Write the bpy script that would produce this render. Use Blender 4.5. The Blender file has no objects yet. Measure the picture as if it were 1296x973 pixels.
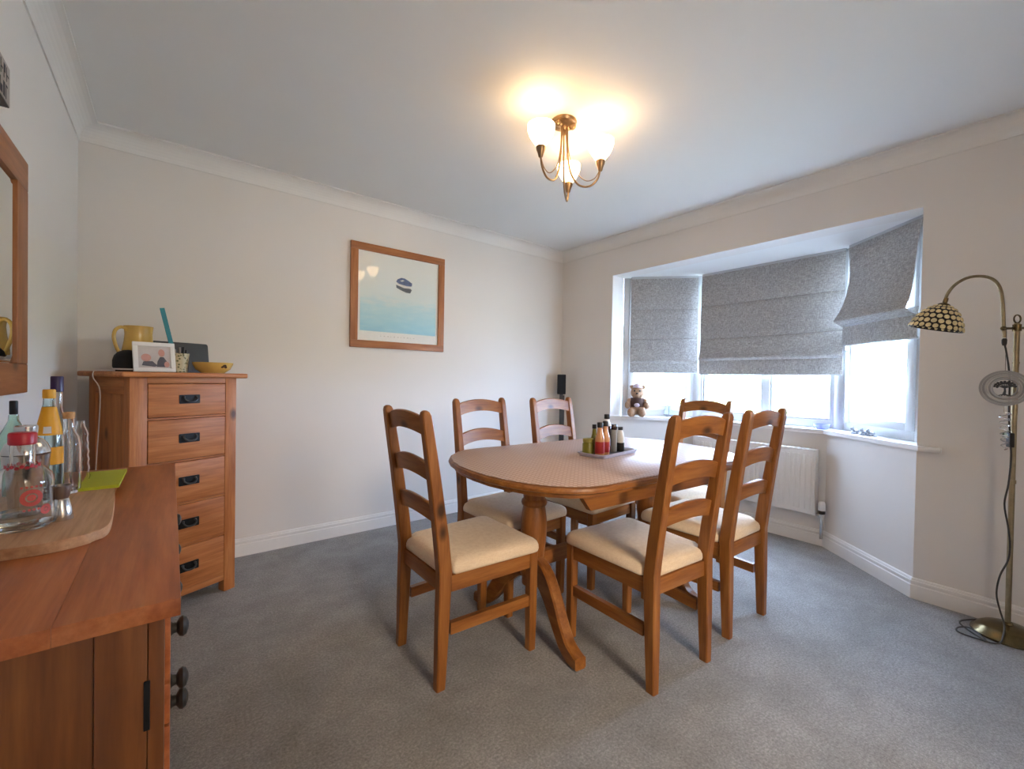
import bpy, bmesh, math, random
from mathutils import Vector, Matrix
PI = math.pi
scene = bpy.context.scene
COL = scene.collection
random.seed(7)

# ------------------------------------------------------------------ camera
cam_d = bpy.data.cameras.new('camera')
cam_d.sensor_fit = 'HORIZONTAL'
cam_d.sensor_width = 36.0
cam_d.lens = 546.07 / 1296 * 36.0
cam_d.clip_start = 0.02
cam = bpy.data.objects.new('camera', cam_d)
COL.objects.link(cam)
_yaw, _pitch, _roll = 0.669, -0.0126, 0.0172
_f = Vector((math.sin(_yaw) * math.cos(_pitch), math.cos(_yaw) * math.cos(_pitch), math.sin(_pitch)))
_r0 = Vector((math.cos(_yaw), -math.sin(_yaw), 0))
_u0 = _r0.cross(_f)
_r = _r0 * math.cos(_roll) + _u0 * math.sin(_roll)
_u = -_r0 * math.sin(_roll) + _u0 * math.cos(_roll)
cam.matrix_world = Matrix(((_r.x, _u.x, -_f.x, 0), (_r.y, _u.y, -_f.y, 0), (_r.z, _u.z, -_f.z, 1.118), (0, 0, 0, 1)))
scene.camera = cam

# ------------------------------------------------------------------ world, sun, exposure
world = bpy.data.worlds.new('sky')
scene.world = world
world.use_nodes = True
_bg = world.node_tree.nodes['Background']
_bg.inputs[0].default_value = (0.52, 0.70, 1.0, 1)
_bg.inputs[1].default_value = 18.0
sun_d = bpy.data.lights.new('sun', 'SUN')
sun_d.energy = 9.0
sun_d.color = (1.0, 0.95, 0.87)
sun_d.angle = 0.01
sun = bpy.data.objects.new('sun', sun_d)
COL.objects.link(sun)
sun.rotation_euler = Vector((0.62, 0.25, -0.74)).to_track_quat('-Z', 'Y').to_euler()
LAMP_POWER = .05
FILL_POWER = 75.0  # strength of the added fill light behind the camera
SHADE_GLOW = 4.4
for _x, _y, _w, _a in ((3.80, 1.465, 1.3, 0.0), (3.60, .55, .9, -48.5), (3.60, 2.38, .9, 48.5)):
    _pd = bpy.data.lights.new('window_portal', 'AREA')     # sky portals: they give no light of their own
    _pd.shape = 'RECTANGLE'
    _pd.size, _pd.size_y = 1.3, _w
    _pd.cycles.is_portal = True
    _po = bpy.data.objects.new('window_portal', _pd)
    COL.objects.link(_po)
    _po.location = (_x, _y, 1.43)
    _po.rotation_euler = (0, math.radians(90), math.radians(_a))

scene.view_settings.view_transform = 'Standard'
scene.view_settings.look = 'None'
scene.view_settings.gamma = 1.0
scene.view_settings.use_curve_mapping = False
scene.view_settings.exposure = 1.62


# ------------------------------------------------------------------ materials
def lin(r, g, b):
    def c(v):
        v /= 255.0
        return v / 12.92 if v <= 0.04045 else ((v + 0.055) / 1.055) ** 2.4
    return (c(r), c(g), c(b), 1)


class NT:
    def __init__(s, name):
        s.m = bpy.data.materials.new(name)
        s.m.use_nodes = True
        s.t = s.m.node_tree
        s.n = s.t.nodes
        s.p = s.n['Principled BSDF']
        s.out = s.n['Material Output']

    def add(s, t, **kw):
        n = s.n.new(t)
        for k, v in kw.items():
            setattr(n, k, v)
        return n

    def link(s, a, b):
        s.t.links.new(a, b)

    def coords(s, scale=(1, 1, 1), out='Object'):
        tc = s.add('ShaderNodeTexCoord')
        mp = s.add('ShaderNodeMapping')
        mp.inputs['Scale'].default_value = scale
        s.link(tc.outputs[out], mp.inputs['Vector'])
        return mp.outputs['Vector']

    def noise(s, vec, scale, detail=3, rough=.55):
        n = s.add('ShaderNodeTexNoise')
        n.inputs['Scale'].default_value = scale
        n.inputs['Detail'].default_value = detail
        n.inputs['Roughness'].default_value = rough
        s.link(vec, n.inputs['Vector'])
        return n.outputs['Fac']

    def ramp(s, fac, stops):
        r = s.add('ShaderNodeValToRGB')
        el = r.color_ramp.elements
        el[0].position, el[0].color = stops[0]
        el[1].position, el[1].color = stops[-1]
        for p, c in stops[1:-1]:
            e = el.new(p)
            e.color = c
        s.link(fac, r.inputs['Fac'])
        return r.outputs['Color']

    def mix(s, fac, a, b, mode='MIX'):
        m = s.add('ShaderNodeMix', data_type='RGBA', blend_type=mode)
        for i, v in ((0, fac), (6, a), (7, b)):
            if hasattr(v, 'links'):
                s.link(v, m.inputs[i])
            else:
                m.inputs[i].default_value = v
        return m.outputs[2]

    def bump(s, h, strength=.2, dist=.01):
        b = s.add('ShaderNodeBump')
        b.inputs['Strength'].default_value = strength
        b.inputs['Distance'].default_value = dist
        s.link(h, b.inputs['Height'])
        s.link(b.outputs['Normal'], s.p.inputs['Normal'])

    def set(s, color=None, rough=None, metal=None, **kw):
        if color is not None:
            if hasattr(color, 'links'):
                s.link(color, s.p.inputs['Base Color'])
            else:
                s.p.inputs['Base Color'].default_value = color
        if rough is not None:
            s.p.inputs['Roughness'].default_value = rough
        if metal is not None:
            s.p.inputs['Metallic'].default_value = metal
        for k, v in kw.items():
            s.p.inputs[k.replace('_', ' ')].default_value = v
        return s.m


def plain(name, color, rough=.5, metal=0, vary=.06, scale=30, **kw):
    t = NT(name)
    f = t.noise(t.coords(), scale)
    a = tuple(c * (1 - vary) for c in color[:3]) + (1,)
    b = tuple(min(1, c * (1 + vary)) for c in color[:3]) + (1,)
    return t.set(t.ramp(f, [(.3, a), (.7, b)]), rough, metal, **kw)


def wood(name, axis, dark, mid, light, rough=.42, knots=True, coat=.0, sc=1.0):
    t = NT(name)
    st = [14, 14, 14]
    st['xyz'.index(axis)] = 1.3
    v = t.coords(tuple(a * sc for a in st))
    f1 = t.noise(v, 2.2, 5, .6)
    fine = [90, 90, 90]
    fine['xyz'.index(axis)] = 5
    f2 = t.noise(t.coords(tuple(a * sc for a in fine)), 1.6, 3, .6)
    c = t.ramp(f1, [(.28, dark), (.5, mid), (.74, light)])
    g = t.ramp(f2, [(.35, (.72, .66, .6, 1)), (.6, (1, 1, 1, 1))])
    c = t.mix(.55, c, g, 'MULTIPLY')
    if knots:
        kv = [9, 9, 9]
        kv['xyz'.index(axis)] = 5
        vo = t.add('ShaderNodeTexVoronoi')
        vo.inputs['Scale'].default_value = .62
        t.link(t.coords(tuple(a * sc for a in kv)), vo.inputs['Vector'])
        k = t.ramp(vo.outputs['Distance'], [(.05, (1, 1, 1, 1)), (.13, (0, 0, 0, 1))])
        c = t.mix(k, c, tuple(x * .28 for x in dark[:3]) + (1,))
    t.bump(f2, .08, .002)
    return t.set(c, rough, Coat_Weight=coat, Coat_Roughness=.25)


CH_D, CH_M, CH_L = lin(118, 68, 26), lin(148, 92, 40), lin(170, 113, 56)
wood_ch = {a: wood('chair_pine_' + a, a, CH_D, CH_M, CH_L, .4) for a in 'xyz'}
CD_D, CD_M, CD_L = lin(158, 92, 46), lin(190, 119, 66), lin(208, 142, 86)
wood_cd = {a: wood('chest_pine_' + a, a, CD_D, CD_M, CD_L, .45) for a in 'xyz'}
SB_D, SB_M, SB_L = lin(146, 78, 38), lin(180, 102, 54), lin(202, 128, 76)
wood_sb = {a: wood('sideboard_pine_' + a, a, SB_D, SB_M, SB_L, .36, sc=.7) for a in 'xyz'}
wood_fr = {a: wood('frame_pine_' + a, a, lin(140, 84, 45), lin(165, 103, 58), lin(182, 120, 72), .45) for a in 'xyz'}
wood_board = wood('board_beech', 'y', lin(184, 137, 98), lin(203, 157, 116), lin(215, 172, 132), .55, knots=False)
wood_board_edge = plain('board_bark_edge', lin(128, 88, 58), .7)
cork = plain('cork', lin(205, 160, 110), .8, vary=.2, scale=200)


def wall_mat(name, col, bump=.03):
    t = NT(name)
    v = t.coords()
    f = t.noise(v, 1.5, 2)
    c = t.ramp(f, [(.3, tuple(x * .975 for x in col[:3]) + (1,)), (.7, col)])
    t.bump(t.noise(v, 220, 2), bump, .002)
    return t.set(c, .75)


m_wall = wall_mat('wall_paint', (.77, .735, .70, 1))
m_ceil = wall_mat('ceiling_paint', (.80, .79, .77, 1))
m_cove = wall_mat('cove_paint', (.80, .78, .75, 1))
m_trim = plain('gloss_white_paint', (.80, .78, .76, 1), .35, vary=.01)
m_upvc = plain('white_upvc', (.50, .51, .52, 1), .3, vary=.01)


def carpet_mat():
    t = NT('grey_carpet')
    v = t.coords()
    f0 = t.noise(v, 4.5, 5, .7)
    f1 = t.noise(v, 120, 4, .75)
    f2 = t.noise(v, 330, 2, .6)
    c = t.ramp(f1, [(.30, (.165, .160, .156, 1)), (.5, (.29, .281, .274, 1)), (.70, (.45, .437, .427, 1))])
    c = t.mix(.75, c, t.ramp(f0, [(.32, (.60, .585, .57, 1)), (.66, (1.12, 1.12, 1.13, 1))]), 'MULTIPLY')
    c = t.mix(.6, c, t.ramp(f2, [(.3, (.6, .6, .6, 1)), (.65, (1.1, 1.1, 1.1, 1))]), 'MULTIPLY')
    m = t.add('ShaderNodeMath', operation='ADD')
    t.link(f1, m.inputs[0])
    t.link(f2, m.inputs[1])
    t.bump(m.outputs[0], .5, .008)
    return t.set(c, .95, Sheen_Weight=.25, Sheen_Roughness=.6)


m_carpet = carpet_mat()


def fabric(name, a, b, scale=400, rough=.9, bump=.25, **kw):
    t = NT(name)
    v = t.coords()
    wx = t.noise(t.coords((1, 1, 9)), scale * .5, 2)
    wz = t.noise(t.coords((9, 9, 1)), scale * .5, 2)
    m = t.add('ShaderNodeMath', operation='MULTIPLY')
    t.link(wx, m.inputs[0])
    t.link(wz, m.inputs[1])
    lo = t.noise(v, 6, 3)
    c = t.ramp(m.outputs[0], [(.14, a), (.36, b)])
    c = t.mix(.35, c, t.ramp(lo, [(.3, (.85, .85, .85, 1)), (.7, (1, 1, 1, 1))]), 'MULTIPLY')
    t.bump(m.outputs[0], bump, .003)
    return t.set(c, rough, **kw)


wood_sb_shaded = {a: wood('sideboard_shaded_pine_' + a, a, lin(98, 54, 20), lin(126, 72, 28), lin(152, 94, 42), .4, sc=.7) for a in 'xyz'}  # browner body pine, darkened so the end's shade sits in the colour
m_seat = fabric('cream_suede', lin(226, 200, 168), lin(240, 218, 188), 120, .92, .08, Sheen_Weight=.2)


def linen_mat():
    t = NT('grey_linen')
    wx = t.noise(t.coords((45, 45, 260)), 1.0, 3, .7)
    wz = t.noise(t.coords((260, 260, 45)), 1.0, 3, .7)
    m = t.add('ShaderNodeMath', operation='ADD')
    t.link(wx, m.inputs[0])
    t.link(wz, m.inputs[1])
    hv = t.add('ShaderNodeMath', operation='MULTIPLY')
    hv.inputs[1].default_value = .5
    t.link(m.outputs[0], hv.inputs[0])
    c = t.ramp(hv.outputs[0], [(.34, lin(122, 120, 119)), (.5, lin(163, 160, 157)), (.66, lin(206, 203, 198))])
    t.set(c, .95)
    tr = t.add('ShaderNodeBsdfTranslucent')
    t.link(c, tr.inputs['Color'])
    mx = t.add('ShaderNodeMixShader')
    mx.inputs[0].default_value = .075
    t.link(t.p.outputs[0], mx.inputs[1])
    t.link(tr.outputs[0], mx.inputs[2])
    t.link(mx.outputs[0], t.out.inputs['Surface'])
    return t.m


m_linen = linen_mat()


def cloth_mat():
    # vinyl cloth printed with a fine pale grid of dots
    t = NT('dotted_table_cover')
    tc = t.coords((1, 1, 1))
    sep = t.add('ShaderNodeSeparateXYZ')
    t.link(tc, sep.inputs[0])

    def wave(sock):
        a = t.add('ShaderNodeMath', operation='MULTIPLY')
        a.inputs[1].default_value = 2 * PI / .021
        t.link(sock, a.inputs[0])
        b = t.add('ShaderNodeMath', operation='COSINE')
        t.link(a.outputs[0], b.inputs[0])
        return b.outputs[0]
    mul = t.add('ShaderNodeMath', operation='ADD')
    t.link(wave(sep.outputs[0]), mul.inputs[0])
    t.link(wave(sep.outputs[1]), mul.inputs[1])
    c = t.ramp(mul.outputs[0], [(.05, lin(186, 154, 138)), (.95, lin(210, 184, 170))])
    return t.set(c, .45)


m_cover = cloth_mat()
m_iron = plain('black_iron', (.018, .019, .02, 1), .45, .6)
m_bail = plain('worn_iron', (.07, .075, .08, 1), .4, .7)
m_knob = plain('dark_pewter', (.05, .048, .045, 1), .42, .6)
m_black = plain('black_plastic', (.012, .012, .013, 1), .4)
m_black_mesh = plain('black_speaker_mesh', (.006, .006, .007, 1), .85)
m_slate = plain('slate_plastic', (.04, .042, .047, 1), .5)
m_brass = plain('aged_brass', lin(158, 142, 112), .36, .9, vary=.15, scale=40)
m_brass_dk = plain('antique_brass', lin(112, 98, 70), .25, .95, vary=.2, scale=25)
m_bronze = plain('satin_bronze', lin(150, 122, 92), .35, .85)
m_chrome = plain('brushed_steel', (.62, .61, .60, 1), .2, 1.0, vary=.04)
m_dull = plain('dull_silver', (.36, .355, .35, 1), .5, .7)
m_chrome_dk = plain('dark_steel', (.30, .26, .24, 1), .35, 1.0)
m_white = plain('white_paint', (.80, .80, .80, 1), .4, vary=.01)
m_rad = plain('radiator_enamel', (.80, .79, .77, 1), .35, vary=.01)
m_cord = plain('brown_cord', (.03, .025, .02, 1), .5)
m_whitecord = plain('white_cord', (.7, .68, .65, 1), .5)
m_mustard = plain('mustard_glaze', lin(210, 172, 92), .22, vary=.08, scale=12)
m_yellow = plain('yellow_label', lin(232, 168, 36), .45)
m_yellowcap = plain('yellow_cap', lin(226, 170, 52), .4)
m_red = plain('red_cap', lin(178, 28, 42), .35)
m_redprint = plain('red_print', lin(190, 74, 62), .5)
m_purple = plain('purple_cap', lin(48, 32, 84), .35)
m_navy = plain('navy_glass', lin(16, 24, 52), .15)
m_lime = plain('lime_paper', lin(176, 182, 28), .6, vary=.03)
m_teal = plain('teal_plastic', lin(26, 122, 138), .4)
m_paper = plain('white_paper', (.80, .79, .76, 1), .6, vary=.02)
m_grey = plain('grey_ink', lin(150, 150, 148), .7)
m_darkink = plain('dark_ink', lin(48, 50, 58), .7)
m_hotsauce = plain('red_sauce', lin(168, 30, 26), .35)
m_orangeglass = plain('orange_sauce_glass', lin(206, 150, 104), .15)
m_brownglass = plain('dark_brown_glass', lin(44, 22, 14), .12)
m_olive = plain('olive_relish', lin(128, 122, 40), .3)
m_olive_lid = plain('olive_lid', lin(150, 140, 66), .4)
m_tray = plain('grey_tray', lin(184, 182, 200), .3)
m_tray_in = plain('dark_tray_base', lin(60, 56, 66), .4)
m_bluedish = plain('blue_glass_dish', lin(128, 136, 226), .2)
m_fur = plain('tan_plush', lin(170, 138, 112), .95, vary=.2, scale=120)
m_vest = plain('brown_knit', lin(88, 66, 60), .95)
m_lilac = plain('lilac_felt', lin(214, 200, 214), .9)
m_pewter = plain('pewter_figure', lin(120, 122, 128), .4, .5)
m_glassblue = plain('pale_blue_glass', lin(170, 196, 206), .15)
m_lead = plain('dark_lead_came', (.02, .015, .012, 1), .45, .4)


def glass(name, col=(1, 1, 1, 1), rough=0.0, ior=1.45):
    t = NT(name)
    return t.set(col, rough, Transmission_Weight=1.0, IOR=ior)


m_clear = glass('clear_glass', (.97, .985, .98, 1))
m_aqua = glass('pale_aqua_glass', (.80, .93, .93, 1))
m_green = glass('pale_green_glass', (.72, .90, .82, 1))
m_water = glass('clear_spirit', (.93, .96, .95, 1), 0, 1.33)


def pane_mat(name, tint=(1, 1, 1, 1)):
    t = NT(name)
    tr = t.add('ShaderNodeBsdfTransparent')
    tr.inputs[0].default_value = tint
    gl = t.add('ShaderNodeBsdfGlossy')
    gl.inputs['Roughness'].default_value = .02
    fr = t.add('ShaderNodeFresnel')
    fr.inputs[0].default_value = 1.45
    mx = t.add('ShaderNodeMixShader')
    # the back faces of the thin sheet must not mirror a second time
    ge = t.add('ShaderNodeNewGeometry')
    sb = t.add('ShaderNodeMath', operation='SUBTRACT')
    sb.inputs[0].default_value = 1.0
    t.link(ge.outputs['Backfacing'], sb.inputs[1])
    ml = t.add('ShaderNodeMath', operation='MULTIPLY')
    t.link(fr.outputs[0], ml.inputs[0])
    t.link(sb.outputs[0], ml.inputs[1])
    t.link(ml.outputs[0], mx.inputs[0])
    t.link(tr.outputs[0], mx.inputs[1])
    t.link(gl.outputs[0], mx.inputs[2])
    t.link(mx.outputs[0], t.out.inputs['Surface'])
    return t.m


m_pane = pane_mat('window_glass')
m_picglass = pane_mat('picture_glass')


def shade_glass():
    t = NT('lit_opal_glass')
    t.set((.9, .85, .76, 1), .3, Transmission_Weight=0)
    t.p.inputs['Emission Color'].default_value = (1.0, .70, .38, 1)
    t.p.inputs['Emission Strength'].default_value = SHADE_GLOW
    tr = t.add('ShaderNodeBsdfTranslucent')
    tr.inputs[0].default_value = (.95, .88, .75, 1)
    mx = t.add('ShaderNodeMixShader')
    mx.inputs[0].default_value = .4
    t.link(t.p.outputs[0], mx.inputs[1])
    t.link(tr.outputs[0], mx.inputs[2])
    t.link(mx.outputs[0], t.out.inputs['Surface'])
    return t.m


m_opal = shade_glass()
m_cabochon = plain('cream_stained_glass', lin(226, 206, 158), .2, vary=.18, scale=30)


def mirror_mat():
    t = NT('mirror_silver')
    return t.set((.86, .88, .86, 1), .01, 1.0)


m_mirror = mirror_mat()


def sea_mat():
    # flat print: pale sky running into blue water with streaks
    t = NT('sea_print')
    tc = t.add('ShaderNodeTexCoord')
    sep = t.add('ShaderNodeSeparateXYZ')
    t.link(tc.outputs['Object'], sep.inputs[0])
    f = t.noise(t.coords((5, 1, 22)), 1.6, 4, .6)
    a = t.add('ShaderNodeMath', operation='MULTIPLY_ADD')
    a.inputs[1].default_value = .22
    t.link(f, a.inputs[0])
    t.link(sep.outputs[2], a.inputs[2])
    m = t.add('ShaderNodeMapRange')
    m.inputs[1].default_value = -.20
    m.inputs[2].default_value = .36
    t.link(a.outputs[0], m.inputs[0])
    c = t.ramp(m.outputs[0], [(0, lin(146, 200, 222)), (.22, lin(168, 212, 224)), (.42, lin(190, 220, 226)), (.58, lin(216, 226, 224)), (1, lin(224, 226, 220))])
    return t.set(c, .6)


m_sea = sea_mat()


def grass_mat():
    t = NT('sunlit_lawn')
    v = t.coords()
    c = t.ramp(t.noise(v, 8, 5), [(.3, lin(150, 152, 132)), (.7, lin(186, 186, 172))])
    return t.set(c, .9)


m_lawn = grass_mat()
m_patio = plain('pale_patio', lin(205, 200, 190), .8)
m_hedge = plain('hedge_leaves', lin(140, 150, 100), .8, vary=.3, scale=14)
m_twig = plain('twig', lin(120, 100, 84), .8)


# ------------------------------------------------------------------ mesh builder
class MB:
    def __init__(s):
        s.bm = bmesh.new()

    def _pt(s, M, co):
        return s.bm.verts.new(M @ Vector(co) if M else Vector(co))

    def box(s, lo, hi, M=None, bevel=0, seg=2):
        x0, y0, z0 = lo
        x1, y1, z1 = hi
        v = [s._pt(M, c) for c in ((x0, y0, z0), (x1, y0, z0), (x1, y1, z0), (x0, y1, z0), (x0, y0, z1), (x1, y0, z1), (x1, y1, z1), (x0, y1, z1))]
        fs = [s.bm.faces.new([v[i] for i in q]) for q in ((0, 3, 2, 1), (4, 5, 6, 7), (0, 1, 5, 4), (1, 2, 6, 5), (2, 3, 7, 6), (3, 0, 4, 7))]
        if bevel:
            es = {e for f in fs for e in f.edges}
            bmesh.ops.bevel(s.bm, geom=list(es), offset=bevel, segments=seg, profile=.6, affect='EDGES')
        return s

    def prism(s, pts, z0, z1, M=None, bevel=0, seg=2):
        a = [s._pt(M, (x, y, z0)) for x, y in pts]
        b = [s._pt(M, (x, y, z1)) for x, y in pts]
        n = len(pts)
        fs = [s.bm.faces.new(a[::-1]), s.bm.faces.new(b)]
        for i in range(n):
            j = (i + 1) % n
            fs.append(s.bm.faces.new((a[i], a[j], b[j], b[i])))
        if bevel:
            es = set(fs[0].edges) | set(fs[1].edges)
            bmesh.ops.bevel(s.bm, geom=list(es), offset=bevel, segments=seg, profile=.6, affect='EDGES')
        return s

    def loft(s, rings, closed_ends=True, M=None):
        R = [[s._pt(M, c) for c in r] for r in rings]
        n = len(R[0])
        for a, b in zip(R, R[1:]):
            for i in range(n):
                j = (i + 1) % n
                s.bm.faces.new((a[i], a[j], b[j], b[i]))
        if closed_ends:
            s.bm.faces.new(R[0][::-1])
            s.bm.faces.new(R[-1])
        return s

    def lathe(s, prof, n=32, M=None, close=False):
        """prof: (r, z) pairs; r<=1e-6 collapses to a pole"""
        rings = []
        for r, z in prof:
            if r < 1e-6:
                rings.append([s._pt(M, (0, 0, z))])
            else:
                rings.append([s._pt(M, (r * math.cos(2 * PI * i / n), r * math.sin(2 * PI * i / n), z)) for i in range(n)])
        pairs = list(zip(rings, rings[1:]))
        if close:
            pairs.append((rings[-1], rings[0]))
        for a, b in pairs:
            for i in range(n):
                j = (i + 1) % n
                if len(a) == 1 and len(b) == 1:
                    continue
                if len(a) == 1:
                    s.bm.faces.new((a[0], b[j], b[i]))
                elif len(b) == 1:
                    s.bm.faces.new((a[i], a[j], b[0]))
                else:
                    s.bm.faces.new((a[i], a[j], b[j], b[i]))
        if not close:
            if len(rings[0]) > 1:
                s.bm.faces.new(rings[0][::-1])
            if len(rings[-1]) > 1:
                s.bm.faces.new(rings[-1])
        return s

    def tube(s, pts, r, n=8, closed=False):
        pts = [Vector(p) for p in pts]
        m = len(pts)
        rs = r if isinstance(r, (list, tuple)) else [r] * m
        up = None
        R = []
        for i, p in enumerate(pts):
            if closed:
                d = pts[(i + 1) % m] - pts[i - 1]
            else:
                d = pts[min(i + 1, m - 1)] - pts[max(i - 1, 0)]
            d.normalize()
            if up is None:
                up = Vector((0, 0, 1)) if abs(d.z) < .9 else Vector((1, 0, 0))
            a = up - d * up.dot(d)
            if a.length < 1e-5:
                a = d.orthogonal()
            a.normalize()
            up = a
            b = d.cross(a)
            R.append([s.bm.verts.new(p + (a * math.cos(2 * PI * k / n) + b * math.sin(2 * PI * k / n)) * rs[i]) for k in range(n)])
        for i in range(m if closed else m - 1):
            A, B = R[i], R[(i + 1) % m]
            for k in range(n):
                j = (k + 1) % n
                s.bm.faces.new((A[k], A[j], B[j], B[k]))
        if not closed:
            s.bm.faces.new(R[0][::-1])
            s.bm.faces.new(R[-1])
        return s

    def sphere(s, c, r, sc=(1, 1, 1), u=16, v=10, M=None):
        T = Matrix.Translation(Vector(c)) @ Matrix.Diagonal((sc[0], sc[1], sc[2], 1))
        if M:
            T = M @ T
        bmesh.ops.create_uvsphere(s.bm, u_segments=u, v_segments=v, radius=r, matrix=T)
        return s

    def poly(s, pts, M=None):
        s.bm.faces.new([s._pt(M, p) for p in pts])
        return s

    def build(s, name, mat, parent=None, smooth=True, angle=35, loc=None):
        bmesh.ops.recalc_face_normals(s.bm, faces=s.bm.faces[:])
        me = bpy.data.meshes.new(name)
        s.bm.to_mesh(me)
        s.bm.free()
        me.materials.append(mat)
        if smooth:
            me.polygons.foreach_set('use_smooth', [True] * len(me.polygons))
            me.set_sharp_from_angle(angle=math.radians(angle))
        o = bpy.data.objects.new(name, me)
        COL.objects.link(o)
        if parent is not None:
            o.parent = parent
        if loc is not None:
            o.location = loc
        return o


def tag(o, label=None, cat=None, group=None, kind=None):
    if label:
        o['label'] = label
    if cat:
        o['category'] = cat
    if group:
        o['group'] = group
    if kind:
        o['kind'] = kind
    return o


def thing(name, label, cat, loc=(0, 0, 0), rz=0, group=None, rot=None):
    o = bpy.data.objects.new(name, None)
    COL.objects.link(o)
    o.empty_display_size = .05
    o.location = loc
    o.rotation_euler = rot if rot else (0, 0, rz)
    return tag(o, label, cat, group)


def struct(name, mb, mat, parent=None, **kw):
    o = mb.build(name, mat, parent, **kw)
    o['kind'] = 'structure'
    return o


def smooth_path(pts, k=6, closed=False):
    """Catmull-Rom through the points"""
    P = [Vector(p) for p in pts]
    n = len(P)
    out = []
    for i in range(n if closed else n - 1):
        if closed:
            a, b, c, d = P[i - 1], P[i], P[(i + 1) % n], P[(i + 2) % n]
        else:
            a, b, c, d = P[max(i - 1, 0)], P[i], P[i + 1], P[min(i + 2, n - 1)]
        for j in range(k):
            t = j / k
            out.append(.5 * ((2 * b) + (c - a) * t + (2 * a - 5 * b + 4 * c - d) * t * t + (3 * b - a - 3 * c + d) * t ** 3))
    if not closed:
        out.append(P[-1])
    return out


def arc(cx, cy, r, a0, a1, n):
    return [(cx + r * math.cos(a0 + (a1 - a0) * i / n), cy + r * math.sin(a0 + (a1 - a0) * i / n)) for i in range(n + 1)]


def rrect(x0, y0, x1, y1, r, n=4):
    p = []
    for cx, cy, a in ((x1 - r, y1 - r, 0), (x0 + r, y1 - r, PI / 2), (x0 + r, y0 + r, PI), (x1 - r, y0 + r, 1.5 * PI)):
        p += arc(cx, cy, r, a, a + PI / 2, n)
    return p


# ------------------------------------------------------------------ room shell
XL, XR, YB, YF, ZC = -.376, 3.086, 3.106, -.85, 2.381
A = Vector((3.086, 2.48))
B = Vector((3.55, 1.95))
Cc = Vector((3.55, .98))
Dd = Vector((3.086, .455))
SOFF = 2.055
SILL = .805

struct('floor', MB().box((XL - .2, -3.4, -.2), (4.0, YB + .2, 0)), m_carpet, smooth=False)
struct('ceiling', MB().box((XL - .2, -3.4, ZC), (XR + .2, YB + .2, ZC + .25)), m_ceil, smooth=False)
struct('wall_left', MB().box((XL - .15, YF - .15, 0), (XL, YB + .15, ZC)), m_wall, smooth=False)
struct('wall_back', MB().box((XL, YB, 0), (XR + .16, YB + .15, ZC)), m_wall, smooth=False)
# wall behind the camera; doorway and hall are added, unseen, for warm fill
wf_ = MB()
wf_.box((XL, YF - .12, 0), (.50, YF, ZC)).box((1.32, YF - .12, 0), (XR + .16, YF, ZC)).box((.50, YF - .12, 2.03), (1.32, YF, ZC))
struct('wall_front', wf_, m_wall, smooth=False)
HY = -3.2
struct('wall_fill_hall', MB().box((XL - .15, HY - .15, 0), (XR + .16, HY, ZC)).box((XL - .15, HY, 0), (XL, YF - .12, ZC)).box((XR, HY, 0), (XR + .16, YF - .12, ZC)), m_wall, smooth=False)
_hd = bpy.data.lights.new('fill_lamp', 'POINT')  # added lamp, never in view: warm fill for seats and chair backs
_hd.energy = FILL_POWER
_hd.color = (1.0, .84, .66)
_hd.shadow_soft_size = .40
_ho = bpy.data.objects.new('fill_lamp', _hd)
COL.objects.link(_ho)
_ho.location = (.66, -2.1, 1.9)
wr = MB()
wr.prism([(XR, A.y), (XR + .157, A.y), (XR + .157, YB), (XR, YB)], 0, ZC)
wr.prism([(XR, YF), (XR + .157, YF), (XR + .157, Dd.y), (XR, Dd.y)], 0, ZC)
wr.prism([(XR, Dd.y), (XR + .157, Dd.y), (XR + .157, A.y), (XR, A.y)], SOFF, ZC)
struct('wall_right', wr, m_wall, smooth=False)
# bay: soffit board and the three low walls under the sill
struct('ceiling_bay', MB().prism([(XR + .157, .25), (3.9, .7), (3.9, 2.25), (XR + .157, 2.7)], SOFF, SOFF + .1), m_ceil, smooth=False)


def offs(P, Q, d):
    t = (Q - P).normalized()
    return Vector((t.y, -t.x)) * d


def isect(p, d, q, e):
    den = d.x * e.y - d.y * e.x
    t = ((q.x - p.x) * e.y - (q.y - p.y) * e.x) / den
    return p + d * t


def bay_poly(off):
    """A'..D' of the bay outline pushed outwards (away from the room) by off; ends cut on the reveals"""
    # order D->C->B->A ; outward is to the right of that direction reversed
    segs = [(Dd, Cc), (Cc, B), (B, A)]
    ls = []
    for P, Q in segs:
        o = offs(P, Q, off)
        ls.append((P + o, (Q - P)))
    c = isect(ls[0][0], ls[0][1], ls[1][0], ls[1][1])
    b = isect(ls[1][0], ls[1][1], ls[2][0], ls[2][1])
    ex = Vector((1, 0))
    d = isect(ls[0][0], ls[0][1], Vector((0, Dd.y)), ex)
    a = isect(ls[2][0], ls[2][1], Vector((0, A.y)), ex)
    return d, c, b, a


FRAME_OFF = .12
d1, c1, b1, a1 = bay_poly(FRAME_OFF + .10)
for nm, P, Q, P2, Q2 in (('wall_bay_right', Dd, Cc, d1, c1), ('wall_bay_back', Cc, B, c1, b1), ('wall_bay_left', B, A, b1, a1)):
    struct(nm, MB().prism([P, P2, Q2, Q], 0, SILL - .026), m_wall, smooth=False)
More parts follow.
